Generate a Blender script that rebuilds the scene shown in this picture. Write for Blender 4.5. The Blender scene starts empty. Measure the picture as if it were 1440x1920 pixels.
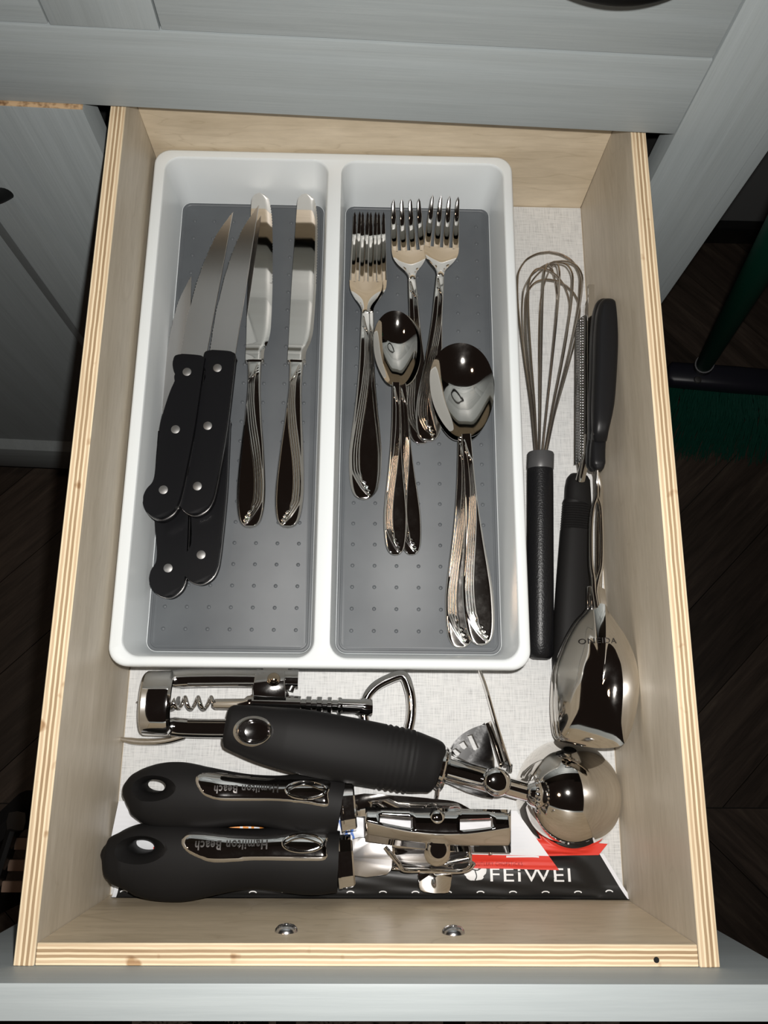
import bpy, bmesh, math, random
import numpy as np
from mathutils import Vector, Matrix
from mathutils.bvhtree import BVHTree
from mathutils.geometry import delaunay_2d_cdt

SC = bpy.context.scene
C = SC.collection
random.seed(7)

# ------------------------------------------------------------------ camera
CAM_P = np.array([.146046, .0925209, .5164254])
def _rot(x, y, z):
    Rx = np.array([[1,0,0],[0,math.cos(x),-math.sin(x)],[0,math.sin(x),math.cos(x)]])
    Ry = np.array([[math.cos(y),0,math.sin(y)],[0,1,0],[-math.sin(y),0,math.cos(y)]])
    Rz = np.array([[math.cos(z),-math.sin(z),0],[math.sin(z),math.cos(z),0],[0,0,1]])
    return Rz @ Ry @ Rx
CAM_R = _rot(.26111, -.0235073, .0080070)
CAM_F = 1524.43
cd = bpy.data.cameras.new('camera'); cam = bpy.data.objects.new('camera', cd); C.objects.link(cam)
cam.matrix_world = Matrix.Translation(Vector(CAM_P)) @ Matrix(CAM_R.tolist()).to_4x4()
cd.sensor_fit = 'VERTICAL'; cd.sensor_height = 24; cd.lens = CAM_F/1920*24
cd.clip_start = .01; cd.clip_end = 50
SC.camera = cam

# ------------------------------------------------------------------ world and lamps
w = bpy.data.worlds.new('room_dark'); SC.world = w; w.use_nodes = True
w.node_tree.nodes['Background'].inputs[0].default_value = (.9, .62, .50, 1)
w.node_tree.nodes['Background'].inputs[1].default_value = .011
ld = bpy.data.lights.new('phone_flash', 'AREA'); ld.shape = 'DISK'; ld.size = .009; ld.energy = 3.05
ld.color = (1, .97, .93)
lo = bpy.data.objects.new('phone_flash', ld); C.objects.link(lo)
lo.matrix_world = cam.matrix_world @ Matrix.Translation((.014, .020, 0))
# dim warm ceiling lamp of the room
ld2 = bpy.data.lights.new('ceiling_lamp', 'AREA'); ld2.shape = 'DISK'; ld2.size = .16; ld2.energy = 1.2; ld2.color = (1, .72, .5)
lo2 = bpy.data.objects.new('ceiling_lamp', ld2); C.objects.link(lo2); lo2.location = (-.75, .1, 1.75)
lo2.rotation_euler = (0, -.2, 0)
SC.view_settings.view_transform = 'Standard'; SC.view_settings.look = 'None'
SC.view_settings.exposure = 0; SC.view_settings.gamma = 1; SC.view_settings.use_curve_mapping = False

# ------------------------------------------------------------------ helpers
def P(u, v, z):
    """pixel of the photograph -> world point on the horizontal plane z"""
    d = CAM_R @ np.array([(u-720)/CAM_F, -(v-960)/CAM_F, -1.0])
    t = (z-CAM_P[2])/d[2]
    return Vector((CAM_P+t*d).tolist())
def PX(l, z): return [P(u, v, z) for u, v in l]
ORG = {}
def tag(o, label=None, cat=None, group=None, kind=None):
    if label: o['label'] = label
    if cat: o['category'] = cat
    if group: o['group'] = group
    if kind: o['kind'] = kind
    return o
def thing(name, label, cat, loc=(0,0,0), group=None):
    o = bpy.data.objects.new(name, None); C.objects.link(o); o.location = loc; o.empty_display_size = .02
    ORG[o.name] = Vector(loc)
    return tag(o, label, cat, group)
def mk(name, vs, fs, mats, parent=None, smooth=True, sharp=40, mi=None, local=False, label=None, kind=None, loc=None):
    me = bpy.data.meshes.new(name)
    if parent is not None: org = ORG.get(parent.name, Vector((0,0,0)))
    else: org = Vector(loc) if loc is not None else Vector((0,0,0))
    if local: me.from_pydata([tuple(v) for v in vs], [], fs)
    else: me.from_pydata([tuple(Vector(v)-org) for v in vs], [], fs)
    if not isinstance(mats, (list, tuple)): mats = [mats]
    for m in mats: me.materials.append(m)
    if mi is not None: me.polygons.foreach_set('material_index', mi)
    bm = bmesh.new(); bm.from_mesh(me); bmesh.ops.recalc_face_normals(bm, faces=bm.faces); bm.to_mesh(me); bm.free()
    if smooth:
        me.polygons.foreach_set('use_smooth', [True]*len(me.polygons))
        if sharp: me.set_sharp_from_angle(angle=math.radians(sharp))
    o = bpy.data.objects.new(name, me); C.objects.link(o)
    if parent is not None: o.parent = parent
    elif loc is not None: o.location = loc
    ORG[o.name] = org
    return tag(o, label, None, None, kind)
def bmk(name, bm, mats, parent=None, **k):
    bm.verts.ensure_lookup_table(); bm.verts.index_update()
    vs = [v.co.copy() for v in bm.verts]; fs = [[v.index for v in f.verts] for f in bm.faces]; mi = [f.material_index for f in bm.faces]
    bm.free()
    return mk(name, vs, fs, mats, parent, mi=mi, **k)
def add_box(bm, lo, hi, bev=0, seg=2, mat=0):
    r = bmesh.ops.create_cube(bm, size=1)
    lo = Vector(lo); hi = Vector(hi)
    for v in r['verts']:
        v.co = Vector([(lo[i]+hi[i])/2+v.co[i]*(hi[i]-lo[i]) for i in range(3)])
    fs = {f for v in r['verts'] for f in v.link_faces}
    for f in fs: f.material_index = mat
    if bev > 0:
        es = list({e for v in r['verts'] for e in v.link_edges})
        rr = bmesh.ops.bevel(bm, geom=es, offset=bev, segments=seg, profile=.6, affect='EDGES')
        for f in rr['faces']: f.material_index = mat
def box(name, lo, hi, m, parent=None, bev=.0005, **k):
    bm = bmesh.new(); add_box(bm, lo, hi, bev); return bmk(name, bm, m, parent, **k)
def add_prism(bm, pts, z0, z1, bev=0, seg=2, mat=0):
    """pts: horizontal outline, extruded z0..z1"""
    vb = [bm.verts.new((p[0], p[1], z0)) for p in pts]; vt = [bm.verts.new((p[0], p[1], z1)) for p in pts]
    n = len(pts); fs = []
    fs.append(bm.faces.new(vt)); fs.append(bm.faces.new(vb[::-1]))
    for i in range(n):
        j = (i+1) % n; fs.append(bm.faces.new((vb[i], vb[j], vt[j], vt[i])))
    for f in fs: f.material_index = mat
    if bev > 0:
        es = list(fs[0].edges)
        rr = bmesh.ops.bevel(bm, geom=es, offset=bev, segments=seg, profile=.5, affect='EDGES')
        for f in rr['faces']: f.material_index = mat
def prism(name, pts, z0, z1, m, parent=None, bev=.0003, **k):
    bm = bmesh.new(); add_prism(bm, pts, z0, z1, bev); return bmk(name, bm, m, parent, **k)
def smooth_pts(pts, n=4, closed=True):
    """Catmull-Rom through points"""
    out = []; N = len(pts); pts = [Vector(p) for p in pts]
    rng = range(N) if closed else range(N-1)
    for i in rng:
        if closed: p0, p1, p2, p3 = pts[i-1], pts[i], pts[(i+1) % N], pts[(i+2) % N]
        else: p0, p1, p2, p3 = pts[max(i-1,0)], pts[i], pts[i+1], pts[min(i+2,N-1)]
        for k in range(n):
            t = k/n
            out.append(.5*((2*p1)+(-p0+p2)*t+(2*p0-5*p1+4*p2-p3)*t*t+(-p0+3*p1-3*p2+p3)*t**3))
    if not closed: out.append(pts[-1])
    return out
def ci(keys, t):
    """smooth interpolation of [(t, v), ...]"""
    if t <= keys[0][0]: return keys[0][1]
    if t >= keys[-1][0]: return keys[-1][1]
    for i in range(len(keys)-1):
        if keys[i][0] <= t <= keys[i+1][0]:
            x0, y0 = keys[i]; x1, y1 = keys[i+1]; h = x1-x0; s = (t-x0)/h
            def sl(a, b): return (keys[b][1]-keys[a][1])/(keys[b][0]-keys[a][0])
            d = sl(i, i+1)
            m0 = sl(i-1, i+1) if i > 0 else d
            m1 = sl(i, i+2) if i < len(keys)-2 else d
            if i > 0 and sl(i-1, i)*d <= 0: m0 = 0
            if i < len(keys)-2 and sl(i+1, i+2)*d <= 0: m1 = 0
            lim = 3*abs(d); m0 = max(-lim, min(lim, m0)); m1 = max(-lim, min(lim, m1))
            return (2*s**3-3*s*s+1)*y0+(s**3-2*s*s+s)*h*m0+(-2*s**3+3*s*s)*y1+(s**3-s*s)*h*m1
def add_sweep(bm, path, radii, up=(0,0,1), n=20, expo=2.0, mat=0, closed=False, caps=True):
    """path points, radii (a side, b up) per point; superellipse section"""
    path = [Vector(p) for p in path]; up = Vector(up); rings = []
    N = len(path)
    for i, p in enumerate(path):
        if closed: t = path[(i+1) % N]-path[i-1]
        else: t = path[min(i+1, N-1)]-path[max(i-1, 0)]
        t.normalize()
        s = t.cross(up)
        if s.length < 1e-4: s = t.cross(Vector((0,1,0)))
        s.normalize(); q = s.cross(t).normalized()
        r = radii[i] if isinstance(radii, list) else radii
        a, b = r if isinstance(r, tuple) else (r, r)
        ring = []
        for k in range(n):
            th = 2*math.pi*k/n; c, d = math.cos(th), math.sin(th)
            x = math.copysign(abs(c)**(2/expo), c); y = math.copysign(abs(d)**(2/expo), d)
            ring.append(bm.verts.new(p+s*(a*x)+q*(b*y)))
        rings.append(ring)
    M = N if closed else N-1
    for i in range(M):
        A, B = rings[i], rings[(i+1) % N]
        for k in range(n):
            f = bm.faces.new((A[k], A[(k+1) % n], B[(k+1) % n], B[k])); f.material_index = mat
    if not closed and caps:
        bm.faces.new(rings[0][::-1]).material_index = mat; bm.faces.new(rings[-1]).material_index = mat
def sweep(name, path, radii, m, parent=None, up=(0,0,1), n=20, expo=2.0, closed=False, **k):
    bm = bmesh.new(); add_sweep(bm, path, radii, up, n, expo, 0, closed); return bmk(name, bm, m, parent, **k)
def add_lathe(bm, prof, centre, axis=(0,0,1), n=32, mat=0):
    """prof: (radius, height) along axis from centre"""
    ax = Vector(axis).normalized(); rot = Vector((0,0,1)).rotation_difference(ax).to_matrix()
    c = Vector(centre); rings = []
    for r, h in prof:
        if r < 1e-7: rings.append([bm.verts.new(c+rot@Vector((0,0,h)))])
        else: rings.append([bm.verts.new(c+rot@Vector((r*math.cos(2*math.pi*k/n), r*math.sin(2*math.pi*k/n), h))) for k in range(n)])
    for A, B in zip(rings, rings[1:]):
        for k in range(n):
            a, b = A[k % len(A)], A[(k+1) % len(A)]; d, e = B[k % len(B)], B[(k+1) % len(B)]
            vs = []
            for v in (a, b, e, d):
                if v not in vs: vs.append(v)
            if len(vs) > 2: bm.faces.new(vs).material_index = mat
def lathe(name, prof, centre, m, parent=None, axis=(0,0,1), n=32, **k):
    bm = bmesh.new(); add_lathe(bm, prof, centre, axis, n); return bmk(name, bm, m, parent, **k)
def bvh(*objs):
    vs = []; fs = []
    for o in objs:
        org = ORG[o.name]; b = len(vs)
        vs += [v.co+org for v in o.data.vertices]; fs += [[i+b for i in p.vertices] for p in o.data.polygons]
    return BVHTree.FromPolygons(vs, fs)
def top_z(tree, x, y, default):
    h = tree.ray_cast(Vector((x, y, .3)), Vector((0,0,-1)))
    return h[0].z if h[0] is not None else default
def inside(p, poly):
    x, y = p[0], p[1]; c = False; n = len(poly); j = n-1
    for i in range(n):
        xi, yi = poly[i][0], poly[i][1]; xj, yj = poly[j][0], poly[j][1]
        if (yi > y) != (yj > y) and x < (xj-xi)*(y-yi)/(yj-yi+1e-15)+xi: c = not c
        j = i
    return c
def edge_dist(p, poly):
    best = 1e9; n = len(poly); p = Vector((p[0], p[1]))
    for i in range(n):
        a = Vector(poly[i][:2]); b = Vector(poly[(i+1) % n][:2]); ab = b-a; L = ab.length_squared
        t = 0 if L == 0 else max(0, min(1, (p-a).dot(ab)/L)); best = min(best, (a+ab*t-p).length)
    return best
def drape(name, poly, tree, h, m, parent, step=.0014, rim=.0012, default=.02, prof=None, **k):
    """a thin raised pad with the given outline laid over a surface"""
    poly = [Vector((p[0], p[1])) for p in poly]
    xs = [p.x for p in poly]; ys = [p.y for p in poly]; pts = list(poly)
    x = min(xs)
    while x < max(xs):
        y = min(ys)
        while y < max(ys):
            if inside((x, y), poly) and edge_dist((x, y), poly) > step*.45: pts.append(Vector((x, y)))
            y += step
        x += step
    n = len(poly)
    r = delaunay_2d_cdt(pts, [(i, (i+1) % n) for i in range(n)], [], 1, 1e-7)
    V = []
    for p in r[0]:
        d = edge_dist(p, poly); s = min(1, d/rim); hh = h*math.sqrt(max(0, 1-(1-s)**2))
        if prof: hh += prof(p, d)
        V.append(Vector((p.x, p.y, top_z(tree, p.x, p.y, default)+hh-.00015*(d < 1e-6))))
    return mk(name, V, [list(f) for f in r[2]], m, parent, sharp=None, **k)
def text_pts(body, bold=False):
    cu = bpy.data.curves.new('t', 'FONT'); cu.body = body; cu.align_x = 'CENTER'; cu.align_y = 'CENTER'; cu.size = 1; cu.resolution_u = 3; cu.space_character = 1.12
    if bold: cu.offset = .022
    o = bpy.data.objects.new('t', cu); C.objects.link(o)
    dg = bpy.context.evaluated_depsgraph_get(); me = bpy.data.meshes.new_from_object(o.evaluated_get(dg))
    vs = [v.co.copy() for v in me.vertices]; fs = [list(p.vertices) for p in me.polygons]
    bpy.data.objects.remove(o); bpy.data.curves.remove(cu); bpy.data.meshes.remove(me)
    return vs, fs
def text_on(name, body, centre, width, ang, tree, m, parent, stretch=1.0, bold=False, lift=.0002, default=.02, label=None):
    vs, fs = text_pts(body, bold)
    x0 = min(v.x for v in vs); x1 = max(v.x for v in vs); y0 = min(v.y for v in vs); y1 = max(v.y for v in vs)
    s = width/(x1-x0); bm = bmesh.new()
    B = [bm.verts.new((v.x-(x0+x1)/2, v.y-(y0+y1)/2, 0)) for v in vs]
    for f in fs:
        try: bm.faces.new([B[i] for i in f])
        except ValueError: pass
    bmesh.ops.triangulate(bm, faces=bm.faces)
    bmesh.ops.subdivide_edges(bm, edges=[e for e in bm.edges if e.calc_length()*s > .0015], cuts=1)
    ca, sa = math.cos(ang), math.sin(ang)
    for v in bm.verts:
        x = v.co.x*s; y = v.co.y*s*stretch
        wx = centre[0]+x*ca-y*sa; wy = centre[1]+x*sa+y*ca
        v.co = Vector((wx, wy, top_z(tree, wx, wy, default)+lift))
    return bmk(name, bm, m, parent, smooth=False, label=label)
def cut(o, cutters):
    """boolean difference, applied"""
    for c in cutters:
        md = o.modifiers.new('b', 'BOOLEAN'); md.operation = 'DIFFERENCE'; md.object = c; md.solver = 'EXACT'
    dg = bpy.context.evaluated_depsgraph_get(); me = bpy.data.meshes.new_from_object(o.evaluated_get(dg))
    o.modifiers.clear(); o.data = me
    me.polygons.foreach_set('use_smooth', [True]*len(me.polygons)); me.set_sharp_from_angle(angle=math.radians(40))
    for c in cutters: bpy.data.objects.remove(c)
def place(root, A, B, roll=0.0):
    A, B = Vector(A), Vector(B); y = (B-A).normalized(); x = y.cross(Vector((0,0,1))).normalized(); z = x.cross(y)
    M = Matrix((x, y, z)).transposed() @ Matrix.Rotation(roll, 3, 'Y')
    root.matrix_world = Matrix.Translation(A) @ M.to_4x4()
def dup(root, label=None):
    r = root.copy(); C.objects.link(r)
    if label: r['label'] = label
    for ch in list(root.children):
        c = ch.copy(); C.objects.link(c); c.parent = r
        for g in list(ch.children):
            d = g.copy(); C.objects.link(d); d.parent = c
    return r
def rrect(x0, y0, x1, y1, r, n=8):
    out = []
    for cx, cy, a0 in ((x1-r, y1-r, 0), (x0+r, y1-r, 90), (x0+r, y0+r, 180), (x1-r, y0+r, 270)):
        for k in range(n+1):
            a = math.radians(a0+90*k/n); out.append((cx+r*math.cos(a), cy+r*math.sin(a)))
    return out

# ------------------------------------------------------------------ materials
def mat(name, col, rough=.5, metal=0, spec=.5, coat=0):
    m = bpy.data.materials.new(name); m.use_nodes = True; b = m.node_tree.nodes['Principled BSDF']
    b.inputs['Base Color'].default_value = (*col, 1); b.inputs['Roughness'].default_value = rough
    b.inputs['Metallic'].default_value = metal; b.inputs['Specular IOR Level'].default_value = spec
    b.inputs['Coat Weight'].default_value = coat
    return m
def nodes(m): return m.node_tree.nodes, m.node_tree.links, m.node_tree.nodes['Principled BSDF']
def texco(m, scale=(1,1,1), rot=(0,0,0), src='Object'):
    n, l, b = nodes(m); t = n.new('ShaderNodeTexCoord'); mp = n.new('ShaderNodeMapping')
    mp.inputs['Scale'].default_value = scale; mp.inputs['Rotation'].default_value = rot
    l.new(t.outputs[src], mp.inputs[0]); return mp.outputs[0]
def ramp(m, fac, stops, interp='LINEAR'):
    n, l, b = nodes(m); r = n.new('ShaderNodeValToRGB'); e = r.color_ramp.elements; r.color_ramp.interpolation = interp
    while len(e) < len(stops): e.new(.5)
    for i, (p, c) in enumerate(stops): e[i].position = p; e[i].color = (*c, 1)
    l.new(fac, r.inputs[0]); return r.outputs[0]
def noise(m, vec, scale, detail=4, rough=.5, dist=0):
    n, l, b = nodes(m); t = n.new('ShaderNodeTexNoise'); t.inputs['Scale'].default_value = scale; t.inputs['Detail'].default_value = detail
    t.inputs['Roughness'].default_value = rough; t.inputs['Distortion'].default_value = dist
    l.new(vec, t.inputs['Vector']); return t.outputs['Fac']
def bump(m, fac, strength, dist=.0005):
    n, l, b = nodes(m); t = n.new('ShaderNodeBump'); t.inputs['Strength'].default_value = strength; t.inputs['Distance'].default_value = dist
    l.new(fac, t.inputs['Height']); l.new(t.outputs[0], b.inputs['Normal'])
def mixc(m, a, b_, fac, mode='MIX'):
    n, l, b = nodes(m); x = n.new('ShaderNodeMix'); x.data_type = 'RGBA'; x.blend_type = mode
    for v, i in ((fac, 0), (a, 6), (b_, 7)):
        if hasattr(v, 'is_output'): l.new(v, x.inputs[i])
        else: x.inputs[i].default_value = v if i == 0 else (*v, 1)
    return x.outputs[2]
def mathn(m, op, a, b_=0.0):
    n, l, b = nodes(m); x = n.new('ShaderNodeMath'); x.operation = op
    for i, v in enumerate((a, b_)):
        if hasattr(v, 'is_output'): l.new(v, x.inputs[i])
        else: x.inputs[i].default_value = v
    return x.outputs[0]
def wood(name, scale, c0, c1, knots=True, rough=.45, b_=.15, dist=1.5, line=.35):
    m = mat(name, c1, rough); n, l, b = nodes(m)
    v = texco(m, scale)
    big = noise(m, v, 1.0, 3, .5, dist); fine = noise(m, texco(m, tuple(s*9 for s in scale)), 1.6, 5, .65)
    c = ramp(m, big, [(.3, c0), (.62, c1)])
    rings = mathn(m, 'FRACT', mathn(m, 'MULTIPLY', big, 9.0))
    rl = ramp(m, rings, [(.0, (1-line, 1-line*1.15, 1-line*1.4)), (.10, (1,1,1)), (.95, (1,1,1)), (1, (1-line*.6,)*3)])
    c = mixc(m, c, rl, .55, 'MULTIPLY')
    c = mixc(m, c, ramp(m, fine, [(.3, (.82, .80, .77)), (.7, (1.05, 1.05, 1.05))]), .7, 'MULTIPLY')
    l.new(c, b.inputs['Base Color']); bump(m, fine, b_, .0003)
    return m
M = {}
M['birch_y'] = wood('birch_ply_lengthwise', (22, 3.2, 22), (.47, .41, .32), (.56, .495, .40), line=.14)
M['birch_x'] = wood('birch_ply_crosswise', (3.2, 22, 16), (.52, .43, .305), (.64, .54, .40), line=.24)
def ply(name, axis, t0, t1):
    m = mat(name, (.6,.45,.3), .6); n, l, b = nodes(m)
    t = n.new('ShaderNodeTexCoord'); s = n.new('ShaderNodeSeparateXYZ'); l.new(t.outputs['Object'], s.inputs[0])
    wob = noise(m, texco(m, (60, 60, 60)), 1.0, 3)
    f = mathn(m, 'DIVIDE', mathn(m, 'SUBTRACT', mathn(m, 'ADD', s.outputs[axis], mathn(m, 'MULTIPLY', wob, .0006)), t0+.0003), t1-t0)
    a = (.82, .69, .49); d = (.40, .28, .165); e = (.62, .47, .31)
    st = [(0, a), (.11, e), (.24, a), (.34, d), (.48, a), (.58, d), (.72, a), (.82, e), (.93, a)]
    c = ramp(m, f, st, 'CONSTANT')
    sc = (14, 400, 400) if axis == 1 else (400, 14, 400)
    g = noise(m, texco(m, sc), 1.0, 5, .7)
    c = mixc(m, c, ramp(m, g, [(.25, (.72, .66, .58)), (.6, (1.06, 1.05, 1.03))]), .8, 'MULTIPLY')
    sp = noise(m, texco(m, (90, 90, 90)), 1.0, 2, .4)
    c = mixc(m, c, ramp(m, sp, [(.24, (.45, .30, .16)), (.31, (1, 1, 1))]), .8, 'MULTIPLY')
    l.new(c, b.inputs['Base Color']); bump(m, g, .5, .0004)
    return m
def greywood(name, scale, k=1.0, rough=.5):
    m = mat(name, (.4,.42,.43), rough); n, l, b = nodes(m)
    f1 = noise(m, texco(m, scale), 1.0, 6, .7); f2 = noise(m, texco(m, tuple(s*.10 for s in scale)), 1.0, 4, .5, .6)
    c = ramp(m, f1, [(.25, (.300*k, .332*k, .340*k)), (.75, (.368*k, .402*k, .408*k))])
    c = mixc(m, c, ramp(m, f2, [(.35, (.93, .93, .925)), (.65, (1.02, 1.025, 1.03))]), .9, 'MULTIPLY')
    l.new(c, b.inputs['Base Color']); bump(m, f1, .25, .0003); return m
M['grey_h'] = greywood('grey_woodgrain_horizontal', (14, 500, 800))
M['grey_v'] = greywood('grey_woodgrain_vertical', (800, 500, 14))
M['grey_lit_top'] = greywood('grey_woodgrain_lit_top', (9, 300, 300), 1.35)  # same grey woodgrain, brightened: light on the upward edge put into the colour
M['chip'] = mat('raw_board_edge', (.42,.27,.15), .8); n_, l_, b_ = nodes(M['chip'])
l_.new(ramp(M['chip'], noise(M['chip'], texco(M['chip'], (300,300,300)), 1, 3), [(.3, (.2,.11,.05)), (.6, (.55,.38,.22))]), b_.inputs['Base Color'])
M['cavity_shade'] = mat('black_cavity_shade', (.004,.004,.004), .9)  # near-black colour paints in the shade of unlit recesses
M['handle_black'] = mat('satin_black_pull', (.004,.004,.004), .5, 0, .08)
# shelf liner: woven linen print
m = M['liner'] = mat('linen_liner', (.62,.62,.6), .55); n_, l_, b_ = nodes(m)
wx = noise(m, texco(m, (90, 1500, 1)), 1, 3, .6); wy = noise(m, texco(m, (1500, 90, 1)), 1, 3, .6)
wv = mathn(m, 'MULTIPLY', mathn(m, 'ADD', wx, wy), .5)
cl = ramp(m, wv, [(.36, (.42,.42,.42)), (.47, (.57,.575,.57)), (.62, (.67,.67,.66))])
l_.new(cl, b_.inputs['Base Color']); bump(m, wv, .5, .0004)
m = M['tray'] = mat('white_plastic', (.73,.765,.775), .28, 0, .5)
m = M['mat'] = mat('grey_soft_grip', (.105,.118,.13), .48, 0, .4); n_, l_, b_ = nodes(m)
l_.new(ramp(m, noise(m, texco(m, (25,25,25)), 1, 4), [(.3, (.078,.085,.093)), (.7, (.102,.111,.119))]), b_.inputs['Base Color'])
def steel(name, col, rough, smudge=.0):
    m = mat(name, col, rough, 1); n, l, b = nodes(m)
    if smudge:
        f = noise(m, texco(m, (60, 60, 60)), 1, 5, .7)
        r = n.new('ShaderNodeMapRange'); r.inputs[1].default_value = .45; r.inputs[2].default_value = .75
        r.inputs[3].default_value = rough; r.inputs[4].default_value = rough+smudge; l.new(f, r.inputs[0]); l.new(r.outputs[0], b.inputs['Roughness'])
    return m
M['steel'] = steel('polished_steel', (.78,.75,.71), .045, .035)
M['chrome'] = steel('chrome_plate', (.82,.81,.80), .04, .04)
M['blade'] = steel('satin_blade_steel', (.60,.58,.57), .24, 0)
M['wire'] = steel('whisk_wire_steel', (.50,.44,.38), .2)
M['bolt'] = steel('zinc_bolt', (.68,.68,.70), .22)
M['rivet'] = steel('dull_rivet', (.27,.265,.26), .5)
M['darksteel'] = steel('dark_perforated_steel', (.42,.42,.42), .13, .10)
M['blackplastic'] = mat('black_plastic', (.008,.008,.009), .38, 0, .25)
M['knifehandle'] = mat('black_knife_handle', (.006,.006,.007), .42, 0, .12)
m = M['rubber'] = mat('black_soft_grip', (.010,.0095,.0095), .55, 0, .13)
m = M['pebble'] = mat('pebbled_black_grip', (.007,.007,.008), .34, 0, .3); bump(m, noise(m, texco(m, (1100,1100,1100)), 1, 2), .45, .0004)
M['collar'] = mat('dark_grey_collar', (.06,.06,.062), .4)
M['etch'] = steel('etched_mark', (.16,.15,.145), .35)
M['blackpaper'] = mat('black_wrapper', (.012,.0115,.011), .42, 0, .3)
m = M['whitepaper'] = mat('white_wrapper', (.70,.71,.74), .45)
M['redpaper'] = mat('red_wrapper', (.62,.035,.02), .42)
M['orange'] = mat('orange_print', (.75,.27,.03), .5)
M['blue'] = mat('blue_print', (.06,.16,.50), .5)
M['whiteink'] = mat('white_ink', (.74,.74,.74), .5)
M['darkred'] = mat('dark_red_ink', (.30,.012,.01), .5)
M['brass'] = steel('warm_rivet_head', (.72,.60,.45), .10)
M['floorgap'] = mat('floor_joint', (.01,.008,.006), .8)
def floorwood(name, k):
    m = mat(name, (.06,.04,.03), .42); n, l, b = nodes(m)
    f = noise(m, texco(m, (6, 70, 70)), 1, 6, .7, .5)
    l.new(ramp(m, f, [(.3, (.022*k,.016*k,.012*k)), (.55, (.065*k,.047*k,.036*k)), (.72, (.11*k,.085*k,.062*k))]), b.inputs['Base Color']); bump(m, f, .3, .001); return m
M['floor'] = [floorwood('dark_plank_a', .75), floorwood('dark_plank_b', .6), floorwood('dark_plank_c', .95)]
M['wall'] = mat('dark_grey_wall', (.16,.165,.165), .6)
M['basebl'] = mat('black_skirting', (.012,.012,.012), .25)
M['green'] = mat('green_broom_plastic', (.003,.050,.030), .45, 0, .2)
M['greenb'] = mat('green_bristle', (.003,.055,.036), .6, 0, .2)
M['broomblock'] = mat('dark_broom_block', (.014,.014,.022), .4)
M['brown'] = mat('brown_slat', (.40,.27,.20), .6)

exec_parts = []
# ================================================================== the drawer
H = .1097; W_ = .300; L_ = .4640; T = .0094; TF = .0109; YF = -.0015
dr = thing('open_drawer', 'pulled-out birch plywood drawer with grey front, holding tray and utensils', 'drawer', (.15, .23, 0))
o0 = Vector(ORG[dr.name])
M['ply_l'] = ply('ply_edge_left', 0, -T-o0.x, 0-o0.x); M['ply_r'] = ply('ply_edge_right', 0, W_-o0.x, W_+T-o0.x)
M['ply_f'] = ply('ply_edge_front', 1, -TF-o0.y, YF-o0.y)
def panel(name, lo, hi, m_side, m_top, **k):
    bm = bmesh.new(); add_box(bm, lo, hi, .0004, 1)
    bm.normal_update()
    for f in bm.faces: f.material_index = 1 if f.normal.z > .6 else 0
    return bmk(name, bm, [m_side, m_top], dr, **k)
panel('side_panel', (-T, -TF, -.012), (0, L_+T, H), M['birch_y'], M['ply_l'])
panel('side_panel', (W_, -TF, -.012), (W_+T, L_+T, H), M['birch_y'], M['ply_r'])
panel('inner_front_panel', (0.0001, -TF, -.012), (W_-.0001, YF, H-.0006), M['birch_x'], M['ply_f'])
panel('back_panel', (0.0001, L_, -.012), (W_-.0001, L_+T, H), M['birch_x'], M['birch_x'])
box('drawer_bottom', (0, YF, -.006), (W_, L_, 0), M['birch_y'], dr, bev=0)
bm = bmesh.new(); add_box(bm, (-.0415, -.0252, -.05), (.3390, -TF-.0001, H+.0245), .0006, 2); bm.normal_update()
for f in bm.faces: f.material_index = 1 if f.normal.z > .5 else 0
bmk('false_front', bm, [M['grey_h'], M['grey_lit_top']], dr)
for x, z in ((.110, .0866), (.1901, .0887)):
    r = .0056
    bo = lathe('bolt', [(0, .0034), (r*.22, .0033), (r*.24, .0026), (r*.32, .0032), (r*.7, .0026), (r*.93, .0013), (r, 0), (r, -.002)], (x, YF+.0001, z), M['bolt'], dr, axis=(0,1,0), n=28)
# knot marks on the plies
lathe('nail_hole', [(0, .0004), (.0012, .0003), (.0013, -.0002)], P(1231, 1800, H+.0), M['cavity_shade'], dr, n=12)

ln = prism('shelf_liner', [(.0006,-.0009), (W_-.0006,-.0009), (W_-.0006,L_-.0006), (.0006,L_-.0006)], .0001, .0008, M['liner'], None, bev=0, loc=(.15,.23,0))
tag(ln, 'pale grey linen-print shelf liner covering the bottom of the drawer', 'liner')

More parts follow.
